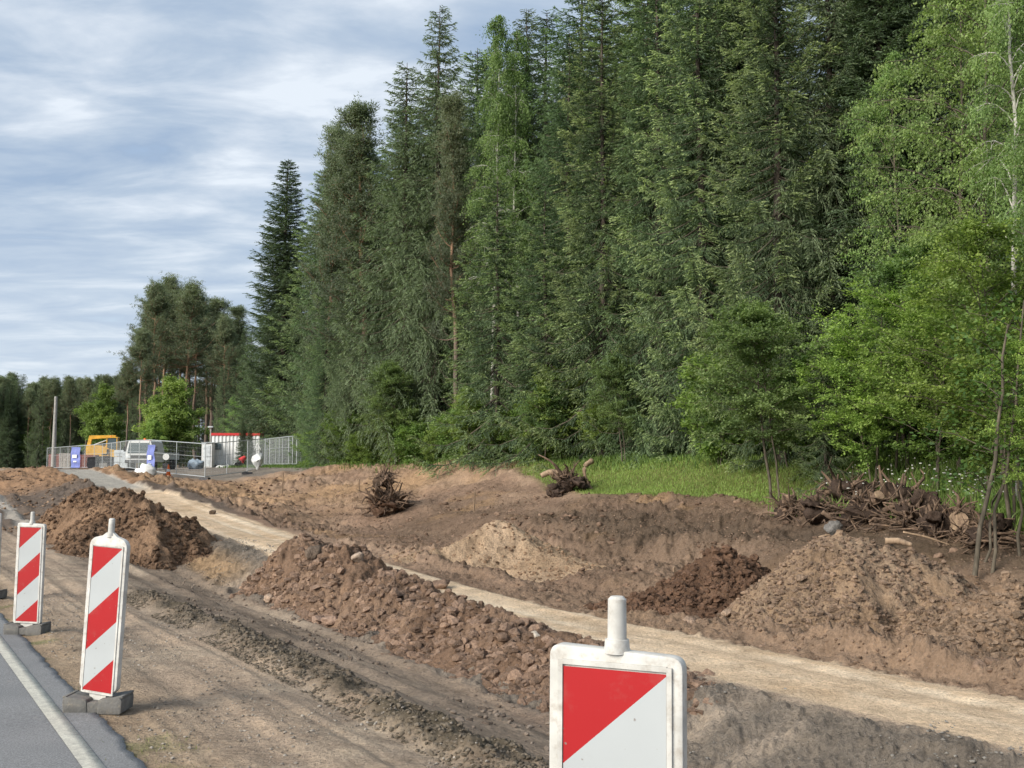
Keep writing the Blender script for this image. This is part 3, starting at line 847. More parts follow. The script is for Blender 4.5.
def gen_pine(name, h, seed, crown0=.55, wid=2.6, dark=(.045, .060, .034), light=(.105, .13, .06), leader=False):
    r = np.random.default_rng(seed)
    k = 14; zt = np.linspace(0, h, k)
    wob = np.cumsum(r.normal(0, .08, (k, 2)), 0); wob[0] = 0
    TP = np.concatenate([wob, zt[:, None]], 1); TP[0, 2] = -.6
    TR = .0095 * h * (1 - (zt / h) * .86)
    tv, tf = tubes(TP[None], TR[None], 8); trunk = np_mesh('trunk', tv, tf, smooth=True)
    n = 92
    q = crown0 + (1 - crown0) * r.random(n) ** .85 * .98
    nd = 16
    q[:nd] = r.uniform(crown0 * .5, crown0, nd)
    L = wid * np.clip(((1 - q) / (1 - crown0)), 0, 1) ** .6 * r.uniform(.55, 1.15, n) + .35
    L[:nd] = r.uniform(.3, 1.5, nd)
    az = r.random(n) * 6.28
    el = .15 + .9 * ((q - crown0) / (1 - crown0)).clip(0, 1) + r.normal(0, .15, n)
    K = 5; u = np.linspace(0, 1, K)[None]
    rad = L[:, None] * u * np.cos(el)[:, None]
    zz = (q * h)[:, None] + L[:, None] * (np.sin(el)[:, None] * u + .22 * u ** 2 - .12 * np.sin(u * 3.1))
    a2 = az[:, None] + r.normal(0, .35, n)[:, None] * u
    cx = np.interp(q * h, zt, TP[:, 0])[:, None]; cy = np.interp(q * h, zt, TP[:, 1])[:, None]
    BP = np.stack([cx + rad * np.cos(a2), cy + rad * np.sin(a2), zz], -1)
    BR = (.014 + .014 * L[:, None]) * (1 - .8 * u)
    bv, bf = tubes(BP, BR, 4)
    # secondary
    m = 13
    live = np.arange(nd, n)
    uu = r.uniform(.3, 1.0, (len(live), m)); f = uu * (K - 1); k0 = np.minimum(f.astype(int), K - 2); fr = (f - k0)[..., None]
    A = BP[live[:, None], k0] * (1 - fr) + BP[live[:, None], k0 + 1] * fr
    A = A.reshape(-1, 3)
    sdn = unit(r.normal(0, 1, A.shape) * np.array([1, 1, .45]) + np.array([0, 0, .35]))
    l2 = r.uniform(.25, .75, len(A))
    Bp = A + sdn * l2[:, None]
    sv, sf = tubes(np.stack([A, Bp], 1), np.stack([np.full(len(A), .010), np.full(len(A), .004)], 1), 3)
    branches = np_mesh('branches', np.concatenate([bv, sv]), [bf, sf + len(bv)])
    cl = np.concatenate([Bp, A * .45 + Bp * .55, Bp + r.normal(0, .24, Bp.shape)])
    if leader:
        zl = np.linspace(h - 1.6, h + .5, 26); cl = np.concatenate([cl, np.stack([TP[-1, 0] + 0 * zl, TP[-1, 1] + 0 * zl, zl], 1)])
    per = 16
    Cc = np.repeat(cl, per, 0) + r.normal(0, .09, (len(cl) * per, 3))
    dl = unit(r.normal(0, 1, Cc.shape) + np.array([0, 0, .7]))
    Cc += dl * .10
    sd_ = unit(np.cross(dl, r.normal(0, 1, dl.shape)))
    n_ = len(Cc)
    lv, lf = leaves(Cc, dl, sd_, r.uniform(.13, .22, n_), r.uniform(.028, .05, n_))
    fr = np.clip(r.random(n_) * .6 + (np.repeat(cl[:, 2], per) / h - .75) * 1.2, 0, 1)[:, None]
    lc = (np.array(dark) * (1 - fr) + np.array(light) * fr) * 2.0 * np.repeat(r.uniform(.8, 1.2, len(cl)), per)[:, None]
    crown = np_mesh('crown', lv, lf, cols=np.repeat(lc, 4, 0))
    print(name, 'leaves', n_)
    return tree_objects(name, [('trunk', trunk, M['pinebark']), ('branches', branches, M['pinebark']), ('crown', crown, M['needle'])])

def gen_broad(name, h, seed, wid=2.5, trunk_r=.05, clear=.2, n1=26, n2=7, n3=5, leafn=7, leaf=.09, el=.6, hang=0., layer=.25, bark='twig', stems=1, dark=(.06, .088, .028), light=(.19, .25, .07), prof='round', twiglen=.5, spread=.3):
    r = np.random.default_rng(seed)
    allV = []; allF = []; off = 0
    bV = []; bF = []; boff = 0
    CL = []
    for sgi in range(stems):
        k = 10; zt = np.linspace(0, h * (1 if sgi == 0 else r.uniform(.7, .95)), k)
        wob = np.cumsum(r.normal(0, .02 * h / 4, (k, 2)), 0); wob[0] = 0
        ln = r.normal(0, .13, 2) if stems > 1 else r.normal(0, .03, 2)
        TP = np.concatenate([wob + ln * zt[:, None] + (r.normal(0, .12, 2) if sgi else 0), zt[:, None]], 1)
        TP[0, 2] = -.4
        hh = zt[-1]
        TR = trunk_r * (1 - zt / hh * .9) * (1 if sgi == 0 else .75)
        v, f = tubes(TP[None], TR[None], 7); allV.append(v); allF.append(f + off); off += len(v)
        q = clear + (1 - clear) * (np.arange(n1) + r.random(n1)) / n1
        if prof == 'round': pr = np.sin(np.clip((q - clear) / (1 - clear), 0, 1) * 2.6 + .45) ** .8
        elif prof == 'cone': pr = (1 - q) ** .6 + .12
        else: pr = np.clip(1.1 - q * .5, 0, 1)
        L = wid * np.clip(pr, .12, 1) * r.uniform(.6, 1.15, n1)
        az = np.arange(n1) * 2.4 + r.normal(0, .4, n1)
        e = el + r.normal(0, .15, n1) + .35 * q
        K = 5; u = np.linspace(0, 1, K)[None]
        rad = L[:, None] * u * np.cos(e)[:, None]
        zz = (q * hh)[:, None] + L[:, None] * (np.sin(e)[:, None] * u - (.25 + hang * .4) * u ** 2)
        cx = np.interp(q * hh, zt, TP[:, 0])[:, None]; cy = np.interp(q * hh, zt, TP[:, 1])[:, None]
        a2 = az[:, None] + r.normal(0, .3, n1)[:, None] * u
        BP = np.stack([cx + rad * np.cos(a2), cy + rad * np.sin(a2), zz], -1)
        BR = (trunk_r * .12 + trunk_r * .13 * L[:, None] / max(wid, 1e-3)) * (1 - .8 * u) + .003
        v, f = tubes(BP, BR, 4); bV.append(v); bF.append(f + boff); boff += len(v)
        uu = np.repeat(np.linspace(.22, 1, n2)[None], n1, 0) + r.normal(0, .04, (n1, n2)); uu = uu.clip(.1, 1)
        f_ = uu * (K - 1); k0 = np.minimum(f_.astype(int), K - 2); fr = (f_ - k0)[..., None]
        A = (BP[np.arange(n1)[:, None], k0] * (1 - fr) + BP[np.arange(n1)[:, None], k0 + 1] * fr).reshape(-1, 3)
        D = unit(BP[np.arange(n1)[:, None], k0 + 1] - BP[np.arange(n1)[:, None], k0]).reshape(-1, 3)
        l2 = (L[:, None] * (.16 + .32 * (1 - uu * .6)) * r.uniform(.6, 1.2, uu.shape)).reshape(-1)
        d2 = unit(D * .8 + r.normal(0, 1, A.shape) * np.array([.8, .8, .35]) + np.array([0, 0, .1 - hang * .9]))
        Bp = A + d2 * l2[:, None]; Mp = (A + Bp) / 2 + np.array([0, 0, .04]); 
        v, f = tubes(np.stack([A, Mp, Bp], 1), np.tile([.008, .006, .003], (len(A), 1)), 3); bV.append(v); bF.append(f + boff); boff += len(v)
        w = r.random((len(A), n3)); tw = A[:, None] * (1 - w[..., None]) + Bp[:, None] * w[..., None]
        tw = tw.reshape(-1, 3)
        td = unit(np.repeat(d2, n3, 0) + r.normal(0, .7, tw.shape) * np.array([1, 1, .4]) + np.array([0, 0, -hang * 1.6]))
        tl = twiglen * r.uniform(.4, 1.1, len(tw))
        lw = r.random((len(tw), leafn))
        C = tw[:, None] + td[:, None] * (lw * tl[:, None])[..., None] + r.normal(0, 1, (len(tw), leafn, 3)) * np.array([.07, .07, .07 * layer * 2.2]) * (leaf / .09)
        C[..., 2] -= hang * lw ** 2 * .25 * tl[:, None]
        tone = np.repeat(r.normal(0, .16, len(A)), n3 * leafn) + np.repeat(r.normal(0, .1, n1), n2 * n3 * leafn)
        ext = np.repeat(np.repeat(uu.reshape(-1), n3), leafn)
        CL.append((C.reshape(-1, 3), np.repeat(td, leafn, 0), tone, ext, np.tile(np.array([cx.mean(), cy.mean()]), (C.shape[0] * leafn, 1))))
    C = np.concatenate([c[0] for c in CL]); D = np.concatenate([c[1] for c in CL]); tone = np.concatenate([c[2] for c in CL]); ext = np.concatenate([c[3] for c in CL])
    n_ = len(C)
    dl = unit(D * .6 + r.normal(0, .7, C.shape) * np.array([1, 1, .5]) + np.array([0, 0, -.25 - hang * .4]))
    nrm = unit(r.normal(0, .55, C.shape) + np.array([0, 0, 1.]))
    sd_ = unit(np.cross(dl, nrm))
    lv, lf = leaves(C, dl, sd_, leaf * r.uniform(.8, 1.35, n_), leaf * r.uniform(.5, .8, n_))
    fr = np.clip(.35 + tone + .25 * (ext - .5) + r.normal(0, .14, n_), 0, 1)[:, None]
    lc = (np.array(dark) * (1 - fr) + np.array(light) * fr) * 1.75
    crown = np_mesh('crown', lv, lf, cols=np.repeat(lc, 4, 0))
    trunk = np_mesh('trunk', np.concatenate(allV), np.concatenate(allF), smooth=True)
    branches = np_mesh('branches', np.concatenate(bV), np.concatenate(bF))
    print(name, 'leaves', n_)
    return tree_objects(name, [('trunk', trunk, M[bark]), ('branches', branches, M['twig' if bark != 'birchbark' else 'birchbark']), ('crown', crown, M['leaf'])])

PR = {}
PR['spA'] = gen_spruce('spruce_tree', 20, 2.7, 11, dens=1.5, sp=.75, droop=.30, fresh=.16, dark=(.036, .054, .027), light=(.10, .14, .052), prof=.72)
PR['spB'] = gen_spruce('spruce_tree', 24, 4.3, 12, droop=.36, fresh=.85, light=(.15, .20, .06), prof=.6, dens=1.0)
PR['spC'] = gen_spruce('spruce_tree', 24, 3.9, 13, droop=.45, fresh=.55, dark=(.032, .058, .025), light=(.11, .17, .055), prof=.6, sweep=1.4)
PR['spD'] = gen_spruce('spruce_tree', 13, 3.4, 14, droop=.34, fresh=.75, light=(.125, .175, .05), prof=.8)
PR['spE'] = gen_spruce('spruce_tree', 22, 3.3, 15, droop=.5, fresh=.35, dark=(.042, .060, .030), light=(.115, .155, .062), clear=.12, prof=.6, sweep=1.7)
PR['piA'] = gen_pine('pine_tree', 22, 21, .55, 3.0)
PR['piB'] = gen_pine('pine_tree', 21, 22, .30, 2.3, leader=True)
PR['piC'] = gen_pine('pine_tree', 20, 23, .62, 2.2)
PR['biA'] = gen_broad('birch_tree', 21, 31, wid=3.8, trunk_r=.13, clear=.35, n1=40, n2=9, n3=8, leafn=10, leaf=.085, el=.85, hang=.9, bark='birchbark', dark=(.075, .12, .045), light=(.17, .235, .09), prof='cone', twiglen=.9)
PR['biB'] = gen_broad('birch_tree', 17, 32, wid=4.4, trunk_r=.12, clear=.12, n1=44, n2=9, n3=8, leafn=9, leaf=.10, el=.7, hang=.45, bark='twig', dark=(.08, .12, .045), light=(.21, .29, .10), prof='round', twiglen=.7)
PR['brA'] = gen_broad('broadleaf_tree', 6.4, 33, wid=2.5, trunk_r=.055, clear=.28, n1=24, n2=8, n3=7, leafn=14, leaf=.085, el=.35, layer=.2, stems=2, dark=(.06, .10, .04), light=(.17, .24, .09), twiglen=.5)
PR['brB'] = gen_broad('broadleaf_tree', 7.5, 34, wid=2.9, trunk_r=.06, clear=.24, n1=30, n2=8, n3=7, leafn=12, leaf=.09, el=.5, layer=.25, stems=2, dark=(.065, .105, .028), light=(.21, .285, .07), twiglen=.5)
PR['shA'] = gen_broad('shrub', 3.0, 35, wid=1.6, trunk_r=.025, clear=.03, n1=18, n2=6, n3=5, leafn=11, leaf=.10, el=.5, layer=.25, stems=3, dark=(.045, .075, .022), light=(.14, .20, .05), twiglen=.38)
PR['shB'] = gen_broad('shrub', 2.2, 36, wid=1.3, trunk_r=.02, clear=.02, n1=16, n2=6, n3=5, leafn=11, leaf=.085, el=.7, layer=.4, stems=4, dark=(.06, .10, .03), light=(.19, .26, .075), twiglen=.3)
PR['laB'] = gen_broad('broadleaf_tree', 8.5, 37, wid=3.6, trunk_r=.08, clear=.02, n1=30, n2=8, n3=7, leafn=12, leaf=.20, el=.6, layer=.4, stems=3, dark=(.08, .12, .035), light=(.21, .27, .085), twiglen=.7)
used = set()
def place(kind, x, y, sc, label, cat, group, rz=None, hs=None, z=None):
    o = PR[kind]
    if kind in used: o = copy_tree(o)
    used.add(kind)
    if z is None: z = float(base_h(np.array([x]), np.array([y]))[0]) - .05
    o.location = (x, y, z)
    o.rotation_euler = (0, 0, random.random() * 6.28 if rz is None else rz)
    k = hs or 1.0
    o.scale = (sc * k, sc * k, sc)
    tag(o, label, cat, group)
    return o
def top_scale(px, ytop, x, y, h):
    z0 = float(base_h(np.array([x]), np.array([y]))[0])
    zt = CAMZ + ray(px, ytop)[1] * y
    return (zt - z0) / h

SPG, PIG, BIG = 'spruces along the forest edge', 'pines along the forest edge', 'birches along the forest edge'
HT = dict(spA=20, spB=24, spC=24, spD=13, spE=22, piA=22.5, piB=21.8, piC=20.5, biA=21.5, biB=17.5, brA=6.8, brB=8, shA=3.2, shB=2.4, laB=9)
# (kind, px, t, ytop, width factor, label, cat, group)
front = [
    ('spA', 283, 29.6, 158, 1.25, 'dark narrow spruce standing alone against the sky, left end of the tall forest edge', 'tree', SPG),
    ('piB', 326, 24.5, 122, 1.0, 'slender pine directly right of the dark narrow lone spruce', 'tree', PIG),
    ('piB', 366, 24.0, 100, 1.3, 'pine with upright twin leaders between the slender pine and the grey-green spruce', 'tree', PIG),
    ('spE', 352, 23.4, 235, 1.1, 'lower spruce under the two slender pines right of the white container', 'tree', SPG),
    ('spC', 326, 22.8, 300, 1.2, 'short drooping spruce just right of the fence panels', 'tree', SPG),
    ('spE', 405, 24.0, 62, 1.15, 'grey-green drooping spruce left of the red-barked pine trunk', 'tree', SPG),
    ('spE', 438, 25.0, 4, .95, 'tall conifer whose spiky leader rises highest left of the birches', 'tree', SPG),
    ('piB', 455, 23.6, 90, .9, 'pine with a long bare reddish trunk at the forest edge', 'tree', PIG),
    ('biA', 492, 24.6, 8, 1.0, 'left birch with thin white trunk high above the bright young spruces', 'tree', BIG),
    ('biA', 520, 25.6, 20, .9, 'right birch of the pair with white trunk above the young spruces', 'tree', BIG),
    ('spD', 497, 23.2, 175, 1.05, 'bright green young spruce below the pair of birches', 'tree', SPG),
    ('spD', 545, 23.4, 190, 1.05, 'second bright young spruce, right below the birch pair', 'tree', SPG),
    ('spB', 605, 24.0, -18, .95, 'tall spruce with layered fronds and visible trunk in the middle of the forest edge', 'tree', SPG),
    ('spC', 570, 25.6, 30, .9, 'dark spruce behind, between the birches and the layered middle spruce', 'tree', SPG),
    ('spC', 658, 24.4, -60, .95, 'drooping spruce right of the layered middle spruce, top out of view', 'tree', SPG),
    ('spB', 705, 24.0, -110, .9, 'bright-tipped spruce behind the left end of the grass patch', 'tree', SPG),
    ('spB', 782, 22.6, -120, .95, 'largest yellow-green spruce above the grass patch and small twin-stemmed tree', 'tree', SPG),
    ('spE', 838, 24.0, -150, .9, 'spruce with bare dark trunk against the sky gap at right', 'tree', SPG),
    ('spA', 892, 25.0, -150, 1.15, 'dark spruce behind the right-hand birch foliage', 'tree', SPG),
    ('spC', 745, 26.5, -80, .9, 'dark spruce behind the largest yellow-green spruce', 'tree', SPG),
    ('biA', 1016, 19.5, -190, .9, 'birch with thick white trunk at the right edge of the view', 'tree', BIG),
    ('biB', 958, 21.5, -60, .9, 'tall light green birch left of the white-trunked birch at the right edge', 'tree', BIG),
    ('biB', 985, 20.6, -100, .9, 'airy light green birch crown between the tall light birch and the white trunk', 'tree', BIG),
    ('biB', 905, 23.4, 40, .75, 'airy light green birch left of the tall light birch, before the dark spruce', 'tree', BIG),
    ('biB', 1075, 19.0, 30, .9, 'leafy birch whose boughs reach in from the right edge', 'tree', BIG),
]
for (k, px, t, yt, wf, lab, cat, grp) in front:
    x, y = atT(px, t)
    place(k, x, y, top_scale(px, yt, x, y, HT[k]), lab, cat, grp, hs=wf)
small = [
    ('brA', 770, 19.6, 298, 1.0, 'small twin-stemmed tree with flat leaf layers left of the stump pile', 0),
    ('spD', 824, 20.0, 325, 1.0, 'small dark green spruce behind the stump pile', 1),
    ('brB', 872, 20.2, 290, 1.0, 'bushy light green tree behind the middle of the stump pile', 0),
    ('brB', 935, 20.0, 255, 1.05, 'taller bushy tree behind the right end of the stump pile', 0),
    ('brB', 1010, 18.0, 215, 1.0, 'light green leafy tree at right above the leaning stems', 0),
    ('brA', 905, 21.5, 240, 1.1, 'grey-green tree between the two bushy trees behind the stumps', 0),
    ('brB', 1045, 16.6, 330, .8, 'leafy young tree half out of view at the right edge', 0),
    ('brA', 720, 22.2, 385, 1.0, 'low tree at the upper edge of the grass patch', 0),
    ('brA', 622, 22.6, 350, .8, 'small bright-leaved tree before the drooping spruces left of the grass', 0),
    ('brB', 598, 23.4, 392, .9, 'leafy sapling clump at the left end of the grass patch', 0),
    ('brA', 396, 22.5, 360, .9, 'pale green sapling at the forest edge above the upright root ball', 0),
    ('brB', 470, 22.6, 385, .8, 'leafy sapling right beside the bare reddish pine trunk', 0),
    ('brA', 545, 22.4, 385, .9, 'leafy sapling below the second bright young spruce', 0),
]
for (k, px, t, yt, wf, lab, cf) in small:
    x, y = atT(px, t)
    place(k, x, y, top_scale(px, yt, x, y, HT[k]), lab, 'tree', 'small trees in front of the forest edge', hs=wf)

# shrubs along the edge
def band(n, kinds, srange, trange, sc, label, cat, group, seed, mind=1.2, cond=None):
    r = random.Random(seed); pts = []
    tries = 0
    while len(pts) < n and tries < n * 60:
        tries += 1
        s = r.uniform(*srange); t = r.uniform(*trange); x, y = xy(s, t)
        if y < 3 or abs(x) > y * .56 + 3: continue
        if cond and not cond(x, y): continue
        if y < (118 if x / y < -.33 else 94) and x / y < -.182 and x / y > -.47: continue
        if any((x - a) ** 2 + (y - b) ** 2 < mind * mind for a, b in pts): continue
        pts.append((x, y))
        place(r.choice(kinds), x, y, r.uniform(*sc), label, cat, group, rz=r.random() * 6.28, hs=r.uniform(.85, 1.25))
band(34, ['shA', 'shB'], (36, 80), (23.0, 24.6), (.6, 1.15), 'leafy green shrub in the undergrowth at the foot of the forest edge', 'shrub', 'shrubs at the foot of the forest edge', 3, 1.0)
band(14, ['shA', 'shB'], (6, 26), (22.4, 25), (.9, 1.5), 'leafy shrub in the thicket behind the stump pile and grass', 'shrub', 'shrubs in the thicket behind the stump pile', 4, .9)
band(7, ['shB'], (7.5, 12), (17.6, 19.5), (.5, .8), 'low leafy shrub beside the right end of the stump pile', 'shrub', 'low shrubs right of the stump pile', 5, .7)
# forest interior rows
skygap = lambda x, y: not (.235 < x / y < .34 and y > 26)
band(34, ['spC', 'spE', 'spB'], (4, 88), (26.5, 31), (.85, 1.05), 'tall spruce in the second row of the forest, partly hidden by the edge trees', 'tree', 'trees of the second forest row', 6, 2.4, skygap)
band(40, ['spE', 'spC', 'piA', 'spA'], (0, 95), (31, 40), (.85, 1.05), 'tree deep inside the dark forest behind the edge trees', 'tree', 'trees deep inside the forest', 7, 2.8, skygap)
band(30, ['spD'], (4, 92), (25.0, 31), (.5, .95), 'young spruce in the shade between the forest trunks', 'tree', 'young spruces between the forest trunks', 8, 1.8)
band(26, ['spE', 'spA', 'spC'], (-6, 100), (40, 52), (.9, 1.1), 'tree deep inside the dark forest behind the edge trees', 'tree', 'trees deep inside the forest', 9, 3.2, skygap)

# pines behind the yard
pines = [(138, 330, 'piC', 1.0), (151, 284, 'piA', 1.0), (163, 292, 'piC', 1.0), (172, 278, 'piA', 1.0), (184, 283, 'piA', 1.1), (197, 300, 'piC', 1.0), (209, 296, 'piB', 1.3), (222, 318, 'piA', 1.0), (238, 304, 'piB', 1.1), (128, 362, 'piC', 1.0), (245, 330, 'spE', 1.0)]
pines += [(px_, yt_, k_, 1.1) for px_, yt_, k_ in ((144, 300, 'piB'), (157, 300, 'piC'), (168, 296, 'piB'), (179, 290, 'piC'), (190, 292, 'piB'), (203, 306, 'piC'), (216, 310, 'piB'), (229, 322, 'piC'))]
ordn = ['leftmost tall', 'second from left tall', 'third from left tall', 'highest', 'broad-crowned', 'red-trunked', 'dense-crowned', 'lower', 'slim pointed', 'lowest leftmost', 'drooping'] + ['rear'] * 8
for i, (px, yt, k, wf) in enumerate(pines):
    y = 122 + (i * 7) % 22 + (18 if i > 10 else 0); x = (px - 512) / F * y
    nm = 'spruce' if k == 'spE' else 'pine'
    place(k, x, y, top_scale(px, yt, x, y, HT[k]), f'{ordn[i]} {nm} of the group rising behind the fenced yard' if i < 11 else 'pine half hidden in the second row of the group behind the fenced yard', 'tree', 'tall trees behind the fenced yard' if i < 11 else 'second row pines behind the fenced yard', hs=wf * 1.25)
for i, (px, yt, k, y, wf, lab) in enumerate([
    (172, 378, 'laB', 108, 1.0, 'bright green round broadleaf tree behind the fenced yard'),
    (104, 385, 'laB', 150, .75, 'narrow light green broadleaf tree behind the yellow excavator'),
    (152, 420, 'laB', 104, .9, 'low light green broadleaf tree left below the bright round one'),
    (232, 395, 'biB', 100, 1.0, 'pale green tree between container and pines'),
    (250, 330, 'spC', 96, .9, 'dark spruce behind the white container'),
    (222, 365, 'spE', 104, .9, 'grey-green spruce left behind the white container'),
    (266, 300, 'spE', 95, 1.0, 'spruce right behind the white container, beside the dark lone spruce'),
    (298, 385, 'brB', 93, 1.3, 'leafy young tree behind the right end of the fence'),
    (238, 430, 'brA', 96, 1.0, 'small leafy tree just behind the container roof')]):
    x = (px - 512) / F * y
    place(k, x, y, top_scale(px, yt, x, y, HT[k]), lab, 'tree', 'trees around the fenced yard', hs=wf)
# far pine wood at left
r = random.Random(21)
FARG = 'pines of the far wood at left'
k = 0
for row, (yd, n, pmax) in enumerate([(205, 26, 150), (214, 28, 190), (226, 32, 235), (240, 34, 245), (255, 34, 245)]):
    for i in range(n):
        px = -70 + (pmax + 70) * (i + r.uniform(.1, .9)) / n
        y = yd + r.uniform(-4, 4); x = (px - 512) / F * y
        yt = 384 - .09 * 0 + r.uniform(-9, 10) - (2 if row > 1 else 0)
        kd = r.choice(['piA', 'piC', 'spE', 'spA', 'piC', 'spE'])
        place(kd, x, y, top_scale(px, yt, x, y, HT[kd]), 'conifer in the even far wood at the left horizon', 'tree', 'conifers of the even far wood', hs=r.uniform(1.0, 1.35), rz=r.random() * 6.28)
        k += 1
for i in range(64):
    y = r.uniform(208, 262); px = -60 + 320 * (i + r.random()) / 64; x = (px - 512) / F * y
    place(r.choice(['laB', 'spD']), x, y, r.uniform(.7, 1.2), 'low tree in the undergrowth at the foot of the far wood', 'tree', 'undergrowth trees of the far wood', rz=r.random() * 6.28)
for kd in list(PR):
    if kd not in used:
        for ch in list(PR[kd].children): bpy.data.objects.remove(ch)
        bpy.data.objects.remove(PR[kd])

# leaning thin stems at right
def thin_stem(x, y, top, rad, label, seed, nb=8, leafy=True):
    r = np.random.default_rng(seed)
    z0 = H1(x, y) - .2
    P = np.linspace([x, y, z0], top, 9); P[1:-1] += r.normal(0, .035, (7, 3)); P[1:-1, 0] += np.sin(np.linspace(0, 3.14, 7)) * .08
    R = rad * np.linspace(1, .4, 9)
    o = empty('thin_tree', (x, y, z0), label=label, cat='tree', group='thin stems and saplings at the stump pile')
    org = np.array([x, y, z0])
    v, f = tubes((P - org)[None], R[None], 7); link_mesh('trunk', np_mesh('trunk', v, f, smooth=True), M['twig'], o)
    BPs = []; 
    for k in range(nb):
        u = r.uniform(.35, 1); p0 = P[0] * (1 - u) + P[-1] * u; a = r.random() * 6.28; l = r.uniform(.4, 1.1)
        BPs.append([p0, p0 + np.array([math.cos(a) * l * .5, math.sin(a) * l * .5, l * .25]), p0 + np.array([math.cos(a) * l, math.sin(a) * l, l * .35])])
    BPs = np.array(BPs) - org
    v, f = tubes(BPs, np.tile([.012, .008, .004], (nb, 1)), 4); link_mesh('branches', np_mesh('branches', v, f), M['twig'], o)
    m = 70
    C = (BPs[:, None, 1] * .5 + BPs[:, None, 2] * .5) + r.normal(0, 1, (nb, m, 3)) * np.array([.28, .28, .16])
    C = C.reshape(-1, 3); dl = unit(r.normal(0, 1, C.shape) * np.array([1, 1, .5])); sd_ = unit(np.cross(dl, r.normal(0, .5, C.shape) + np.array([0, 0, 1.])))
    lv, lf = leaves(C, dl, sd_, r.uniform(.07, .12, len(C)), r.uniform(.045, .07, len(C)))
    fr = r.random(len(C))[:, None]; lc = np.array([.05, .10, .03]) * (1 - fr) + np.array([.16, .27, .07]) * fr
    link_mesh('crown', np_mesh('crown', lv, lf, cols=np.repeat(lc, 4, 0)), M['leaf'], o)
for (px, t, ptop, ytop, rad, lab, sd2) in [
    (966, 15.2, 1008, 325, .045, 'thick thin-barked stem leaning right above the small sandy hump', 1),
    (985, 15.6, 1024, 300, .032, 'slimmer stem leaning right beside the thick leaning stem', 2),
    (975, 15.9, 1012, 380, .026, 'thinnest leaning stem between the two longer ones', 3),
    (1016, 16.4, 1006, 350, .03, 'upright thin sapling right of the leaning stems', 4)]:
    x, y = atT(px, t); tp = at(ptop, ytop, y + .4)
    thin_stem(x, y, np.array(tp), rad, lab, sd2)

# ------------------------------------------------------------------ grass, undergrowth and flowers (stuff)
def blades(name, label, n, cond, hgt, wd, c0, c1, seed, sreg, treg, tuft=1):
    r = np.random.default_rng(seed)
    s = r.uniform(*sreg, n); t = r.uniform(*treg, n); x, y = xy(s, t)
    _, _, m = masks(x, y)
    ok = cond(x, y, s, t, m, r) & (np.abs(x) < y * .53 + 1) & (y > 3)
    x, y = x[ok], y[ok]
    x = np.repeat(x, tuft) + r.normal(0, .06, len(x) * tuft); y = np.repeat(y, tuft) + r.normal(0, .06, len(y) * tuft)
    z = H(x, y)
    n = len(x)
    hh = r.uniform(hgt[0], hgt[1], n); a = r.random(n) * 6.28
    ln = r.normal(0, .35, (n, 2)) * hh[:, None]
    w = wd * r.uniform(.6, 1.3, n)
    B = np.stack([x, y, z - .02], 1); S = np.stack([np.cos(a) * w, np.sin(a) * w, 0 * a], 1)
    Tm = B + np.stack([ln[:, 0] * .4, ln[:, 1] * .4, hh * .65], 1); T2 = B + np.stack([ln[:, 0], ln[:, 1], hh], 1)
    V = np.stack([B - S, B + S, Tm + S * .7, Tm - S * .7, T2], 1).reshape(-1, 3)
    i = np.arange(n) * 5
    q = np.stack([i, i + 1, i + 2, i + 3], 1); tr = np.stack([i + 3, i + 2, i + 4], 1)
    f = r.random(n)[:, None]; c = np.array(c0) * (1 - f) + np.array(c1) * f
    c *= (1 + .35 * fbm(x, y, 1.3, 3, seed)[:, None])
    me = np_mesh(name, V, [q, tr], cols=np.repeat(c, 5, 0))
    o = link_mesh(name, me, M['grass']); tag(o, label, 'grass', None, 'stuff'); return o
blades('grass', 'short bright green grass on the bank below the forest', 150000,
       lambda x, y, s, t, m, r: (m['grass'] > .35 + .4 * r.random(len(x))) & (t < 26), (.04, .13), .010, (.14, .21, .05), (.24, .32, .085), 301, (3, 40), (17, 26))
blades('tall_weeds', 'taller weeds and ferns in the shade at the forest edge', 60000,
       lambda x, y, s, t, m, r: (t > 21.6 + r.random(len(x)) * 1.2) & (t < 27), (.08, .26), .020, (.05, .10, .025), (.15, .24, .06), 302, (3, 82), (20, 27))
blades('thicket_weeds', 'lush green weeds around and behind the stump pile', 26000,
       lambda x, y, s, t, m, r: (t > 17.6 + 1.0 * r.random(len(x))) & (s < 19), (.15, .55), .018, (.07, .13, .03), (.20, .31, .08), 303, (3, 19), (17.5, 23))
blades('verge_weeds', 'sparse weeds growing at the broken asphalt edge', 2600,
       lambda x, y, s, t, m, r: (fbm(x, y, .5, 4, 71) > .22 + .15 * r.random(len(x))), (.015, .05), .003, (.14, .17, .06), (.22, .26, .10), 304, (5, 19), (1.3, 1.75))
# flowers
r = np.random.default_rng(9)
n = 560; s = r.uniform(7, 19, n); t = r.uniform(18.3, 22.5, n); x, y = xy(s, t)
ok = (vnoise(x * .8, y * .8, None, 5) > .45) & (np.abs(x) < y * .5); x, y = x[ok], y[ok]; z = H(x, y) + r.uniform(.35, .75, len(x))
fv, ff = clods(np.stack([x, y, z], 1), r.uniform(.018, .045, len(x)), ICO1, .3, .4, 3)
stp = np.stack([np.stack([x, y, H(x, y)], 1), np.stack([x, y, z], 1)], 1)
sv, sf = tubes(stp, np.full((len(x), 2), .004), 3)
o = link_mesh('wildflowers', np_mesh('wildflowers', np.concatenate([fv, sv]), [ff, sf + len(fv)], mats=[simple('petals', (.75, .76, .70), .7), M['twig']], midx=np.concatenate([np.zeros(len(ff)), np.ones(len(sf))])))
tag(o, 'scattered white umbel flowers in the lush weeds at right', 'flowers', None, 'stuff')

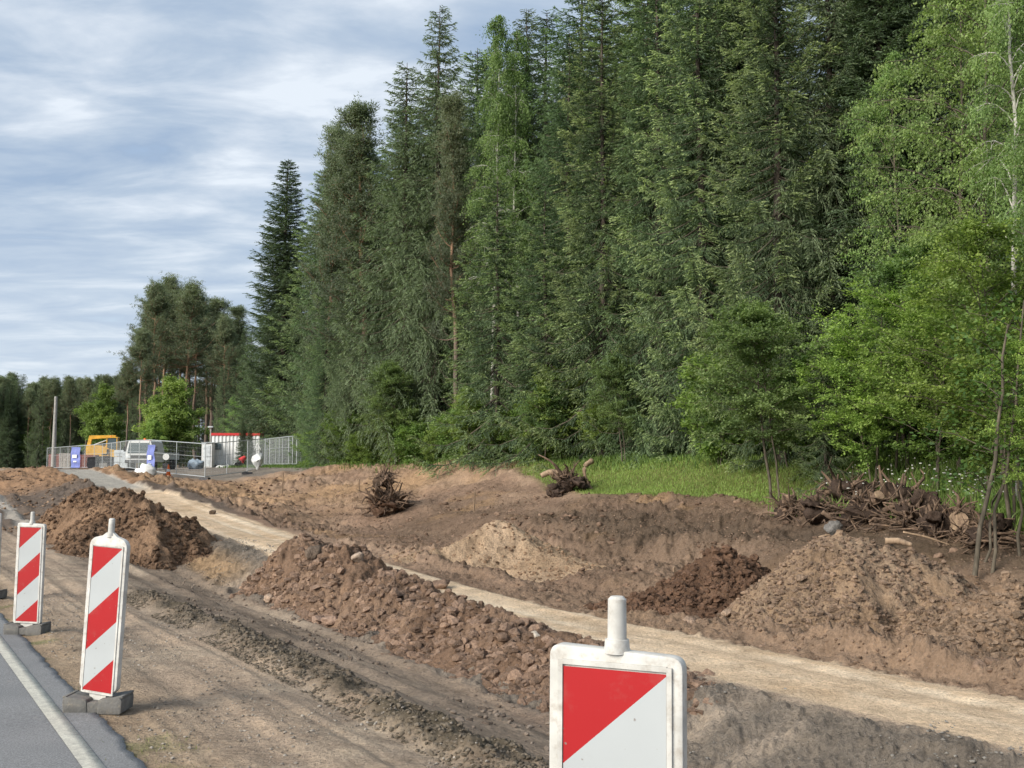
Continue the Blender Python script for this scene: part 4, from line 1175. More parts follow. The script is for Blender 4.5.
#@@PART2@@
# ------------------------------------------------------------------ mesh builder
class MB:
    def __init__(s): s.V = []; s.F = []
    def add(s, V, Fs):
        k = len(s.V); s.V += [tuple(v) for v in V]; s.F += [tuple(i + k for i in f) for f in Fs]; return s
    def box(s, c, d, rz=0.0, taper=1.0):
        x, y, z = [q / 2 for q in d]; ca, sa = math.cos(rz), math.sin(rz); V = []
        for dz, k in ((-z, 1), (z, taper)):
            for ax, ay in ((-x, -y), (x, -y), (x, y), (-x, y)):
                V.append((c[0] + (ax * ca - ay * sa) * k, c[1] + (ax * sa + ay * ca) * k, c[2] + dz))
        return s.add(V, [(3, 2, 1, 0), (4, 5, 6, 7), (0, 1, 5, 4), (1, 2, 6, 5), (2, 3, 7, 6), (3, 0, 4, 7)])
    def cyl(s, p0, p1, r0, r1=None, n=10):
        r1 = r0 if r1 is None else r1
        p0 = Vector(p0); p1 = Vector(p1); d = (p1 - p0).normalized()
        a = d.cross(Vector((0, 0, 1)) if abs(d.z) < .9 else Vector((1, 0, 0))).normalized(); b = d.cross(a)
        V = []
        for p, r in ((p0, r0), (p1, r1)):
            for k in range(n):
                t = 2 * math.pi * k / n; V.append(p + a * (r * math.cos(t)) + b * (r * math.sin(t)))
        Fs = [(k, (k + 1) % n, n + (k + 1) % n, n + k) for k in range(n)] + [tuple(range(n))[::-1], tuple(range(n, 2 * n))]
        return s.add(V, Fs)
    def prism(s, poly, y0, y1, flip=False):
        """poly in (x,z), extruded along y"""
        n = len(poly); V = [(x, y0, z) for x, z in poly] + [(x, y1, z) for x, z in poly]
        return s.add(V, [tuple(range(n)), tuple(range(2 * n - 1, n - 1, -1))] + [((k + 1) % n, k, n + k, n + (k + 1) % n) for k in range(n)])
    def build(s, name, mat, parent=None, bevel=0.0, smooth=False, seg=2):
        me = bpy.data.meshes.new(name); me.from_pydata(s.V, [], s.F)
        bm = bmesh.new(); bm.from_mesh(me)
        bmesh.ops.recalc_face_normals(bm, faces=bm.faces)
        if bevel: bmesh.ops.bevel(bm, geom=list(bm.edges), offset=bevel, segments=seg, affect='EDGES', profile=.5, clamp_overlap=True)
        bm.to_mesh(me); bm.free()
        if smooth:
            me.polygons.foreach_set('use_smooth', [True] * len(me.polygons))
            me.set_sharp_from_angle(angle=math.radians(35))
        return link_mesh(name, me, mat, parent)
def gz(x, y): return float(base_h(np.array([x]), np.array([y]))[0])

# ------------------------------------------------------------------ warning beacons
def clip_poly(poly, a, b, c):
    """keep a*x+b*z<=c"""
    out = []
    for i in range(len(poly)):
        p, q = poly[i], poly[(i + 1) % len(poly)]
        dp = a * p[0] + b * p[1] - c; dq = a * q[0] + b * q[1] - c
        if dp <= 0: out.append(p)
        if dp * dq < 0:
            t = dp / (dp - dq); out.append((p[0] + (q[0] - p[0]) * t, p[1] + (q[1] - p[1]) * t))
    return out
def rounded(pts, r, n=4):
    out = []
    k = len(pts)
    for i in range(k):
        p = Vector(pts[i]); a = Vector(pts[i - 1]) - p; b = Vector(pts[(i + 1) % k]) - p
        rr = min(r, a.length * .45, b.length * .45)
        p0 = p + a.normalized() * rr; p2 = p + b.normalized() * rr
        for j in range(n + 1):
            t = j / n; out.append(tuple(p0 * (1 - t) ** 2 + p * 2 * t * (1 - t) + p2 * t * t))
    return out
def beacon(x, y, z, yaw, roll, sc, style, label, footrot=0.0):
    root = empty('warning_beacon', (x, y, z), 0, label, 'warning beacon', 'red and white warning beacons along the carriageway')
    root.rotation_euler = (0, 0, yaw); root.scale = (sc, sc, sc)
    tilt = Matrix.Rotation(roll, 4, 'Y')
    w = .1625
    if style == 'shoulder':
        outer = [(-w, .17), (-.10, .118), (.10, .118), (w, .17), (w, 1.165), (w * .82, 1.20), (.05, 1.222), (-.05, 1.222), (-w * .82, 1.20), (-w, 1.165)]
        outer = rounded(outer, .02, 3)
    else:
        outer = rounded([(-w, .115), (w, .115), (w, 1.178), (-w, 1.190)], .03, 5)
    b = MB().prism(outer, -.020, .020)
    fr = b.build('frame', M['white_plastic'], root, bevel=.005, smooth=True); fr.matrix_local = tilt
    # raised rim around the sheeting
    rim = MB()
    for (cx, cz, dx_, dz_) in ((-.1325, .64, .012, 1.03), (.1325, .64, .012, 1.03), (0, 1.151, .253, .012), (0, .129, .253, .012)):
        rim.box((cx, -.0235, cz), (dx_, .007, dz_))
    o = rim.build('rim', M['white_plastic'], root); o.matrix_local = tilt
    # sheeting
    V = []; Fs = []; mi = []
    rect = [(-.125, .14), (.125, .14), (.125, 1.14), (-.125, 1.14)]
    bounds = [-9, .225, .48, .725, .985, 9]
    # c = (1.14 - z) + .22*(x+.125)/.25 = 1.25 - z + .88x
    for k in range(5):
        poly = clip_poly(rect, .88, -1, bounds[k + 1] - 1.25)
        poly = clip_poly(poly, -.88, 1, -(bounds[k] - 1.25))
        if len(poly) > 2:
            n0 = len(V); V += [(p[0], -.0235, p[1]) for p in poly]; Fs.append(tuple(range(n0, n0 + len(poly)))); mi.append(k % 2)
    n0 = len(V); V += [(-.125, -.019, .14), (.125, -.019, .14), (.125, -.019, 1.14), (-.125, -.019, 1.14)]; Fs.append((n0 + 3, n0 + 2, n0 + 1, n0)); mi.append(1)
    me = bpy.data.meshes.new('reflective_sheeting'); me.from_pydata(V, [], Fs); me.materials.append(M['sheet_red']); me.materials.append(M['sheet_white'])
    me.polygons.foreach_set('material_index', mi)
    o = link_mesh('reflective_sheeting', me, None, root); o.matrix_local = tilt
    top = 1.222 if style == 'shoulder' else 1.186
    hb = MB().cyl((0, 0, top - .01), (0, 0, top + .022), .031, .028, 20).cyl((0, 0, top + .02), (0, 0, top + .115), .0225, .0215, 20).cyl((0, 0, top + .114), (0, 0, top + .121), .0215, .015, 20)
    if style == 'shoulder': hb.prism([(-.075, top - .012), (.075, top - .012), (.03, top + .02), (-.03, top + .02)], -.012, .012)
    o = hb.build('lamp_peg', M['white_plastic'], root, smooth=True); o.matrix_local = tilt
    nk = MB().prism([(-.055, .04), (.055, .04), (.075, .125), (-.075, .125)], -.014, .014)
    o = nk.build('neck', M['white_plastic'], root); o.matrix_local = tilt
    ft = MB()
    for sx in (-1, 1):
        ft.prism(rounded([(sx * .035, .0), (sx * .200, .0), (sx * .206, .095), (sx * .185, .118), (sx * .04, .098)], .012, 3), -.11, .13)
    ft.box((0, .01, .045), (.075, .23, .07))
    ft.box((-.196, .01, .114), (.026, .22, .016)); ft.box((.196, .01, .114), (.026, .22, .016))
    o = ft.build('foot', M['rubber'], root, bevel=.004, smooth=True); o.rotation_euler = (0, 0, footrot)
    return root
def beacon_at(px, py_panel_top, depth, local_top, zbase_scale, **k): pass
B2 = at(98, 700, 7.95); B1 = at(27, 630, 11.8); 
beacon(B2.x, B2.y, gz(B2.x, B2.y) - .0, math.radians(-21), math.radians(3.4), (float(at(110, 547, 7.95).z) - gz(B2.x, B2.y)) / 1.138, 'shoulder', 'nearer scuffed beacon on a rubber foot beside the white edge line, leaning right', math.radians(20))
beacon(B1.x, B1.y, gz(B1.x, B1.y), math.radians(-10), math.radians(1.0), .985, 'square', 'full-height beacon at left, farther and smaller than the scuffed leaning one', math.radians(8))
p3 = at(613, 669, 2.72)
beacon(p3.x, 2.72, gz(p3.x, 2.72) + .0, math.radians(-24), math.radians(.5), (p3.z + .0 - gz(p3.x, 2.72)) / 1.138, 'square', 'closest beacon, cut off by the bottom edge of the view, only its top showing', math.radians(0))
p4 = at(-12, 600, 15.2)
beacon(p4.x, p4.y, gz(p4.x, p4.y), math.radians(-12), 0, .985, 'square', 'farthest beacon, only a white sliver and its foot visible at the left edge', math.radians(8))

# ------------------------------------------------------------------ stumps, roots, logs
def root_ball(x, y, z, R, tilt, label, seed, nroot=70, stump=None, cat='tree stump', core=(.10, .07, .05), grp='uprooted stumps with root plates', wood_end=True):
    r = np.random.default_rng(seed)
    root = empty('uprooted_stump', (x, y, z), 0, label, cat, grp)
    # soil core
    P = np.array([[0, 0, R * .42]]); cV, cF = clods(np.concatenate([P, r.normal(0, R * .22, (5, 3)) + [0, 0, R * .4]]), np.array([R * .52] + [R * .36] * 5), ICO3, .45, .85, seed)
    q_ = cV / R * 5; n = (vnoise(q_[:, 0], q_[:, 1], q_[:, 2], seed) - .5) * 1.2 + (vnoise(q_[:, 0] * 2.3, q_[:, 1] * 2.3, q_[:, 2] * 2.3, seed) - .5) * .9
    cV = cV * (1 + .28 * n[:, None])
    cc = np.array(core)[None] * (1 + .5 * n[:, None])
    link_mesh('soil_core', np_mesh('soil_core', cV, cF, smooth=True, cols=cc), M['clod'], root)
    # roots radiate around the axis 'tilt'
    ax = np.array(tilt, float); ax /= np.linalg.norm(ax)
    d = unit(r.normal(0, 1, (nroot, 3)) + ax * .35)
    d[:, 2] = np.where(d[:, 2] < -.25, -d[:, 2] * .6, d[:, 2])
    d = unit(d)
    L = R * r.uniform(.5, 1.05, nroot) * np.where(r.random(nroot) < .12, 1.25, 1)
    K = 7; u = np.linspace(.15, 1, K)
    bend = r.normal(0, .30, (nroot, 3)); b2 = r.normal(0, .14, (nroot, 3))
    Pn = d[:, None, :] * (L[:, None] * u)[..., None] + (bend[:, None, :] * (u ** 2)[None, :, None] + b2[:, None, :] * np.sin(u * 7)[None, :, None]) * L[:, None, None] * .8
    Pn = Pn + np.array([0, 0, R * .40])
    Pn[..., 2] = np.maximum(Pn[..., 2], -.02)
    rr = R * .068 * r.uniform(.25, 1.5, nroot) ** 1.6
    v, f = tubes(Pn, rr[:, None] * (1.15 - u[None] * .95), 6)
    # side rootlets
    m = nroot * 1
    i = r.integers(0, nroot, m); kk = r.integers(2, K, m); p0 = Pn[i, kk]
    dd = unit(d[i] + r.normal(0, .9, (m, 3))); l = R * r.uniform(.08, .35, m)
    q = np.stack([p0, p0 + dd * l[:, None] * .5 + r.normal(0, .02, (m, 3)), p0 + dd * l[:, None] + r.normal(0, .04, (m, 3))], 1)
    q[..., 2] = np.maximum(q[..., 2], -.02)
    v2, f2 = tubes(q, np.tile([R * .010, R * .007, R * .003], (m, 1)), 4)
    link_mesh('roots', np_mesh('roots', np.concatenate([v, v2]), np.concatenate([f, f2 + len(v)]), smooth=True), M['root'], root)
    if stump:
        dx_, dy_, dz_, sr, sl = stump
        a = Vector((dx_, dy_, dz_)).normalized(); p0 = Vector((0, 0, R * .42)); 
        ts = np.linspace(0, 1, 6); P = np.array([[*(p0 + a * (sl * t))] for t in ts])
        RR = sr * np.array([1.7, 1.3, 1.1, 1.02, 1.0, .98])
        v, f = tubes(P[None], RR[None], 12)
        v = v + r.normal(0, sr * .04, v.shape)
        link_mesh('stump_trunk', np_mesh('stump_trunk', v, f, smooth=True), M['root'], root)
        MB().cyl(P[-1] - np.array(a) * .01, P[-1] + np.array(a) * .012, sr * .97, sr * .95, 14).build('cut_face', M['wood'], root)
    return root
def gp(px, py, dz=0.0, back=0.0):
    x, y = G(px, py); y += back; x += back * (px - 512) / F
    return x, y, H1(x, y) + dz
x, y, z = gp(386, 518)
k_ = y / 1100
root_ball(x, y, z - .05, 27 * k_, (0, 0, 1), 'upright root ball standing alone on the bare ground at left', 1, nroot=150, core=(.13, .08, .055))
root_ball(x + 4 * k_, y - .1, z - .05, 17 * k_, (0, -.6, .6), 'smaller root mass wedged at the foot of the lone upright root ball', 2, nroot=60, stump=(.1, -.9, .25, 5 * k_, 10 * k_))
root_ball(x - .1, y + .1, z + 28 * k_, 15 * k_, (0, 0, 1), 'spiky crown of roots on top of the lone upright root ball', 12, nroot=70)
x, y, z = gp(568, 492); k_ = y / 1100
root_ball(x, y, z, 20 * k_, (0, 0, 1), 'low root mass on the bank edge beside the pale broken trunk', 3, nroot=80, core=(.07, .05, .04))
root_ball(x - .4, y - .35, z - .25, 15 * k_, (-.4, 0, .4), 'small dark root clump spilling left down the bank below the low root mass', 4, nroot=50, core=(.07, .05, .04))
def log(name, pts, rad, mat, label, cat='log', grp=None, seed=0, end=True):
    r = np.random.default_rng(seed); pts = np.array(pts, float); org = pts[0].copy()
    n = 14; u = np.linspace(0, 1, n); kk = np.linspace(0, 1, len(pts))
    P = np.stack([np.interp(u, kk, pts[:, i]) for i in range(3)], 1) - org
    P[1:-1] = .25 * P[:-2] + .5 * P[1:-1] + .25 * P[2:]
    R = np.interp(u, np.linspace(0, 1, len(rad)), rad) * r.uniform(.92, 1.08, n)
    v, f = tubes(P[None], R[None], 10); v = v + r.normal(0, np.mean(rad) * .05, v.shape)
    f = [tuple(q) for q in f.tolist()] + [tuple(range(10))[::-1], tuple(range((n - 1) * 10, n * 10))]
    me = bpy.data.meshes.new(name); me.from_pydata(v.tolist(), [], f); 
    me.polygons.foreach_set('use_smooth', [True] * len(me.polygons))
    o = link_mesh(name, me, mat); o.location = org; tag(o, label, cat, grp); return o
def A(px, py, d): return np.array(at(px, py, d))
d = y
log('broken_trunk', [A(594, 493, d - .1), A(585, 478, d), A(584, 466, d), A(592, 461, d + .2)], [.045, .05, .07, .10], M['wood'], 'pale broken trunk propped upright on the bank edge', seed=1)
log('fallen_trunk', [A(541, 476, d + .6), A(549, 472, d + .6), A(562, 473, d + .5), A(567, 480, d + .3)], [.09, .10, .10, .07], M['wood'], 'short pale curved trunk lying left of the propped broken trunk', seed=2)

piles = [
    (790, 522, .50, 'leftmost stump of the big stump pile, a low one with a short upright trunk', (0, .1, 1, .17, .35)),
    (818, 527, .55, 'tangled root plate next to the leftmost stump, behind the grey boulder', None),
    (845, 515, .75, 'highest root plate near the left middle of the big stump pile', None),
    (868, 528, .62, 'root plate in front of the highest one, with pale split roots', (.2, -.6, .5, .11, .5)),
    (893, 518, .72, 'wide reddish root plate in the middle of the big stump pile', None),
    (918, 533, .58, 'darker root plate right of the middle of the big stump pile', None),
    (940, 540, .62, 'dark root plate just left of the leaning stems', None),
    (962, 536, .60, 'stump with a pale cut face between the leaning stems', (-.45, -.8, .1, .19, .42)),
    (990, 548, .55, 'last root plate of the big stump pile, right of the leaning stems', None),
]
for i, (px, py, R, lab, stp) in enumerate(piles):
    x, y, z = gp(px, py, -.08)
    root_ball(x, y, z, R * 1.0 * y / 21, (0, -.2, 1), lab, 20 + i, nroot=62, stump=stp, core=(.06, .042, .033), grp='stumps of the big stump pile')
# brushwood between the stumps
r = np.random.default_rng(77); n = 190
px = r.uniform(775, 1010, n); Ps = []
for q in px:
    x, y, z = gp(q, 522 + (q - 780) * .13 + r.normal(0, 5)); a = r.random() * 6.28; l = r.uniform(.25, .9); e = r.normal(.25, .35); h = r.uniform(.0, .55)
    p0 = np.array([x, y, z + h * .5]); dd = np.array([math.cos(a) * math.cos(e), math.sin(a) * math.cos(e), math.sin(e)])
    Ps.append([p0 - dd * l * .5, p0 + r.normal(0, .04, 3), p0 + dd * l * .5 + r.normal(0, .05, 3)])
v, f = tubes(np.array(Ps), np.outer(r.uniform(.008, .03, n), [1, .8, .4]), 5)
o = link_mesh('brushwood', np_mesh('brushwood', v, f, smooth=True), M['root']); tag(o, 'broken roots and sticks tangled through the big stump pile', 'brushwood', None, 'stuff')
for i, (pa, pb, rad, mat, lab) in enumerate([
    ((822, 512), (842, 527), .05, 'root', 'short thick branch slanting down the left part of the stump pile'),
    ((882, 508), (886, 522), .04, 'wood', 'pale splintered branch end in the middle of the stump pile'),
    ((903, 532), (950, 545), .018, 'wood', 'thin pale stick lying across the front of the stump pile'),
    ((811, 540), (836, 534), .02, 'wood', 'thin pale stick pointing left beside the grey boulder'),
    ((885, 541), (912, 545), .05, 'wood', 'pale peeled branch on the crest of the biggest sandy heap')]):
    dd = G(*pb)[1] - .35 if i != 4 else atT(848, 12.1)[1] + .15
    pa3 = A(*pa, dd); pb3 = A(*pb, dd - .1); mid = (pa3 + pb3) / 2 + np.array([0, 0, .03])
    log('branch', [pa3, mid, pb3], [rad, rad * .9, rad * .6], M[mat], lab, 'branch', 'loose branches at the stump pile', seed=30 + i)

# ------------------------------------------------------------------ stones
def stone(px, py, R, label, seed, colr=(.30, .28, .25), grp='single stones on the bare soil', lift=0.0, pos=None, name='stone'):
    x, y, z = pos if pos else gp(px, py)
    V, Fc = clods(np.zeros((1, 3)), np.array([R]), ICO3, .35, .7, seed)
    r0 = np.array(colr) * np.ones((len(V), 1)) * (1 + .25 * fbm(V[:, 0] * 4, V[:, 1] * 4 + V[:, 2] * 3, .3, 3, seed)[:, None])
    o = link_mesh(name, np_mesh(name, V, Fc, smooth=True, cols=r0), M['clod']); o.location = (x, y, z + R * .3 + lift)
    tag(o, label, name, grp); return o
stone(835, 541, .21, 'grey granite boulder at the foot of the stump pile', 1, (.20, .19, .18), None, name='boulder')
for i, (px, py, R, c, lab) in enumerate([
    (200, 641, .075, (.38, .28, .21), 'left rounded stone of the pair at the toe of the long stony ridge'),
    (229, 641, .07, (.36, .27, .21), 'right rounded stone of the pair at the toe of the long stony ridge'),
    ]): pass
def on_heap(px, py, R, lab, seed, c):
    """march onto the heap surface"""
    a, b = ray(px, py); best = None
    for yy in np.arange(5, 30, .05):
        xx = a * yy
        hh = base_h(np.array([xx]), np.array([yy]))[0]
        for lobes, p in HEAPS: hh = max(hh, base_h(np.array([xx]), np.array([yy]))[0] + float(heap_h(np.array([xx]), np.array([yy]), lobes, p)[0]))
        if CAMZ + b * yy < hh: best = (xx, yy, hh); break
    if best: stone(0, 0, R * best[1] / 12, lab, seed, c, pos=best)
for i, (px, py, R, c, lab) in enumerate([
    (268, 602, .10, (.40, .30, .23), 'pale angular stone at the far left toe of the long stony ridge'),
    (319, 622, .085, (.38, .27, .21), 'left rounded stone of the close pair low on the long stony ridge'),
    (331, 624, .085, (.36, .25, .19), 'right rounded stone of the close pair low on the long stony ridge'),
    (316, 558, .12, (.17, .13, .10), 'dark lump crowning the left end of the long stony ridge'),
    (358, 562, .09, (.42, .33, .26), 'pale stone on the crest of the long stony ridge'),
    (440, 588, .09, (.22, .15, .11), 'brown lump at the right end of the ridge crest before the path'),
    (535, 637, .06, (.52, .47, .40), 'whitish stone on the ridge just left of the closest beacon'),
    (690, 624, .09, (.33, .24, .18), 'pale flat stone at the front foot of the dark brown heap'),
    (728, 618, .08, (.36, .26, .19), 'pale angular stone low on the dark brown heap'),
    (801, 583, .07, (.26, .19, .14), 'small brown stone high on the biggest sandy heap')]):
    on_heap(px, py, R, lab, 50 + i, c)
stone(592, 577, .12, 'dark lone clod lying right of the sandy cone heap', 70, (.11, .075, .055))
stone(213, 514, .14, 'dark lone clod on the path edge behind the left brown heap', 71, (.10, .075, .055))

# survey stakes
for (px, py, hpx, lab) in [(474, 521, 21, 'wooden survey stake behind the pale cone-shaped heap'), (282, 499, 24, 'wooden survey stake before the right end of the fence'), (359, 497, 14, 'short wooden stake beside the lone upright root ball'), (674, 578, 10, 'small wooden stake left of the dark brown heap')]:
    x, y, z = gp(px, py); h = hpx * y / 1100 + .15
    o = MB().prism([(-.022, -.2), (.022, -.2), (.022, h * .97 - .15), (0, h - .15 + .02), (-.022, h * .97 - .15)], -.015, .015).build('survey_stake', M['wood'])
    o.location = (x, y, z); o.rotation_euler = (.03, .04, .4); tag(o, lab, 'stake', 'wooden survey stakes')

# ------------------------------------------------------------------ fenced yard
def gl(px, depth):
    x = (px - 512) / F * depth
    return x, depth, gz(x, depth)
def fence_panel(x0, y0, x1, y1, label, banner=False, hgt=2.0, legs=True):
    z0, z1 = gz(x0, y0), gz(x1, y1)
    L = math.hypot(x1 - x0, y1 - y0); rz = math.atan2(y1 - y0, x1 - x0)
    root = empty('mesh_fence', (x0, y0, z0), rz, label, 'fence panel', 'mesh fence panels round the yard')
    dz = z1 - z0
    f = MB(); q = .024
    f.cyl((0, 0, .05), (0, 0, hgt), q).cyl((L, 0, dz + .05), (L, 0, hgt + dz), q).cyl((0, 0, hgt - .02), (L, 0, hgt + dz - .02), q).cyl((0, 0, .18), (L, 0, dz + .18), q)
    f.cyl((L / 2, 0, .18 + dz / 2), (L / 2, 0, hgt - .02 + dz / 2), q * .8).cyl((0, 0, hgt * .63), (L, 0, hgt * .63 + dz), .008)
    f.build('frame', M['galv'], root)
    w = MB(); n = int(L / .14)
    for k in range(1, n):
        xx = L * k / n; w.cyl((xx, .0, .2 + dz * k / n), (xx, .0, hgt - .03 + dz * k / n), .0022, n=4)
    for k in range(1, 8): w.cyl((0, .008, .18 + k * .22), (L, .008, dz + .18 + k * .22), .0022, n=4)
    w.build('wire_mesh', M['galv'], root)
    ft = MB().box((0, 0, .07), (.24, .62, .14), 0, .9); ft.build('foot', M['concrete' if banner else 'dark_metal'], root)
    return root
FP = [(48, 102), (61, 98), (77, 93), (95, 88), (112, 81), (131, 73), (150, 64)]
fp = [gl(px, d) for px, d in FP]
names = ['leftmost fence panel before the brick pallets', 'fence panel before the left blue banner', 'fence panel right of the left blue banner', 'fence panel before the yellow excavator', 'fence panel before the wrapped white packs', 'fence panel ending at the right blue banner']
for i in range(6): fence_panel(fp[i][0], fp[i][1], fp[i + 1][0], fp[i + 1][1], names[i])
q0 = gl(150, 64); q1 = gl(206, 60.5); q2 = gl(248, 64); q3 = gl(266, 76)
fence_panel(q0[0], q0[1], q1[0], q1[1], 'wide open fence panel before the traffic cone')
fence_panel(q1[0], q1[1], q2[0], q2[1], 'fence panel before the left half of the white container')
fence_panel(q2[0], q2[1], q3[0], q3[1], 'fence panel before the hanging white sack')
for i in range(5):
    a = gl(265 + i * 2.5, 80 - i * 1.2); b = gl(286 + i * 4, 72 - i * .6)
    if i < 3: fence_panel(a[0], a[1], b[0] + .2, b[1], ['rear one of the stacked fence panels at the right end of the yard', 'middle one of the stacked fence panels at the right end of the yard', 'front one of the stacked fence panels at the right end of the yard'][i])
a = gl(297, 71); b = gl(305, 76); fence_panel(a[0], a[1], b[0], b[1], 'last fence panel turned away at the right end of the yard')
def banner(pxa, pxb, depth, h, label):
    a = gl(pxa, depth); b = gl(pxb, depth - .4); L = math.hypot(b[0] - a[0], b[1] - a[1])
    V = []; Fs = []; n = 12
    for j in range(n + 1):
        for i in range(7):
            xx = L * i / 6; V.append((xx, .03 * math.sin(i * 1.9 + j * .7) + .02 * math.sin(j * 1.3), .15 + h * j / n))
    for j in range(n):
        for i in range(6): k = j * 7 + i; Fs.append((k, k + 1, k + 8, k + 7))
    me = bpy.data.meshes.new('fence_banner'); me.from_pydata(V, [], Fs)
    o = link_mesh('fence_banner', me, M['blue_banner']); o.location = (a[0], a[1] - .12, a[2]); o.rotation_euler = (0, 0, math.atan2(b[1] - a[1], b[0] - a[0]))
    mo = o.modifiers.new('thick', 'SOLIDIFY'); mo.thickness = .01
    # faded pale lettering patches of the real banner are only a few pixels: a pale print block
    p = MB().box((L * .45, -.06, .15 + h * .55), (L * .5, .012, h * .16)).box((L * .5, -.06, .15 + h * .30), (L * .35, .012, h * .07))
    p.build('pale_print', M['white_paint'], o)
    return tag(o, label, 'banner', 'blue banners on the fence')
banner(72.5, 81.5, 91.6, 1.7, 'left blue banner tied to the fence beside the brick pallets')
banner(148.5, 156, 61.6, 1.55, 'right blue banner tied to the fence over the white plastic heap')

def pallet(px, depth, w, d, h, mat, label, film=False, pattern=(4, 6)):
    x, y, z = gl(px, depth)
    root = empty('stone_pallet' if not film else 'wrapped_pallet', (x, y, z), .1, label, 'pallet', 'loaded pallets in the yard')
    p = MB()
    for k in range(3): p.box((0, (k - 1) * d * .42, .045), (w, .1, .09))
    for k in range(5): p.box(((k - 2) * w * .235, 0, .105), (w * .17, d, .025))
    p.build('wooden_pallet', M['wood'], root)
    b = MB(); nx, nz = pattern
    for i in range(nx):
        for j in range(nz):
            b.box(((i + .5) / nx * w - w / 2, 0, .12 + (j + .5) / nz * h), (w / nx * .94, d * (.96 - .03 * ((i + j) % 2)), h / nz * .93))
    b.build('block_stack', M[mat], root)
    if film: MB().box((0, 0, .12 + h * .93), (w * 1.02, d * 1.02, h * .18), 0, .9).build('film_wrap', M['film'], root, bevel=.03)
    return root
pallet(57, 105, 1.1, 1.1, 1.35, 'red_brick', 'leftmost pallet of pale red bricks', pattern=(3, 9))
pallet(67, 103, 1.0, 1.0, 1.4, 'pale_block', 'pallet of mottled bricks between the leftmost one and the left blue banner', pattern=(3, 9))
pallet(84, 99, 1.2, 1.1, 1.2, 'red_brick', 'dark red brick pallet right of the left blue banner', pattern=(4, 8))
pallet(92, 97, 1.1, 1.1, 1.15, 'red_brick', 'dark red brick pallet in front of the yellow excavator', pattern=(4, 8))
pallet(103, 93, 1.5, 1.0, .75, 'pale_block', 'low pallet of grey blocks below the yellow excavator', pattern=(5, 4))
pallet(122, 84, .85, 1.0, 1.35, 'film', 'left white film-wrapped pack beside the white truck', film=True, pattern=(2, 3))
pallet(130, 82, .8, 1.0, 1.25, 'film', 'right white film-wrapped pack touching the white truck', film=True, pattern=(2, 3))

# wheeled excavator
x, y, z = gl(106, 110)
ex = empty('wheeled_excavator', (x, y, z), .15, 'yellow wheeled excavator with folded boom behind the brick pallets', 'excavator')
b = MB().prism([(-1.6, 1.05), (1.4, 1.05), (1.4, 1.8), (.4, 2.1), (-.3, 2.35), (-1.6, 2.35)], -1.15, 1.15); b.build('body', M['yellow'], ex, bevel=.05)
MB().box((0, 0, .85), (2.5, 1.9, .35)).build('chassis', M['dark_metal'], ex, bevel=.03)
for sx in (-1.05, 1.05):
    for sy in (-.95, .95):
        wl = MB().cyl((sx, sy - .18, .5), (sx, sy + .18, .5), .5, n=20).build('wheel', M['black'], ex, bevel=.02)
        MB().cyl((sx, sy - .2, .5), (sx, sy + .2, .5), .24, n=14).build('rim', M['yellow'], wl)
cb = MB()
for (ax, ay) in ((.35, -1.05), (1.3, -1.05), (.35, -.15), (1.3, -.15)): cb.box((ax, ay, 2.45), (.09, .09, 1.35))
cb.box((.82, -.6, 3.14), (1.12, 1.05, .1)); cb.build('cab', M['yellow'], ex, bevel=.015)
MB().box((.82, -.6, 2.42), (.93, .88, 1.26)).build('cab_glass', M['glass'], ex)
bm_ = MB().prism([(-1.9, 1.9), (-1.55, 1.9), (-1.35, 3.0), (.9, 3.15), (.95, 3.4), (-1.6, 3.35)], .1, .42)
bm_.build('boom', M['yellow'], ex, bevel=.02)
MB().prism([(.15, 3.1), (.45, 3.1), (.15, 1.9), (-.1, 1.9)], .13, .39).build('dipper_arm', M['yellow'], ex, bevel=.02)
MB().cyl((-1.5, .26, 2.3), (.1, .26, 2.9), .06).build('ram', M['galv'], ex)
MB().prism([(-.2, 1.95), (.15, 2.0), (.3, 1.6), (.1, 1.3), (-.3, 1.5)], .0, .6).build('bucket', M['dark_metal'], ex)
MB().cyl((.6, -.4, 3.19), (.6, -.4, 3.32), .09, .07).build('beacon_lamp', M['orange'], ex)

# dark roller left of the truck
x, y, z = gl(104, 88)
rl = empty('road_roller', (x, y, z), .25, 'small dark roller standing behind the fence below the excavator', 'roller')
MB().cyl((-.75, -.45, .42), (-.75, .45, .42), .42, n=22).build('drum', M['dark_metal'], rl, bevel=.01)
MB().cyl((.75, -.45, .42), (.75, .45, .42), .42, n=22).build('drum', M['dark_metal'], rl, bevel=.01)
MB().prism([(-1.15, .55), (1.1, .55), (1.1, .95), (.3, 1.1), (-1.15, .98)], -.42, .42).build('body', M['black'], rl, bevel=.04)
MB().box((.1, 0, 1.2), (.4, .45, .12)).box((.32, 0, 1.42), (.1, .45, .42)).build('seat', M['black'], rl, bevel=.02)
MB().cyl((.45, -.38, 1.0), (.45, -.38, 1.75), .03).cyl((.45, .38, 1.0), (.45, .38, 1.75), .03).cyl((.45, -.38, 1.75), (.45, .38, 1.75), .03).build('roll_bar', M['dark_metal'], rl)

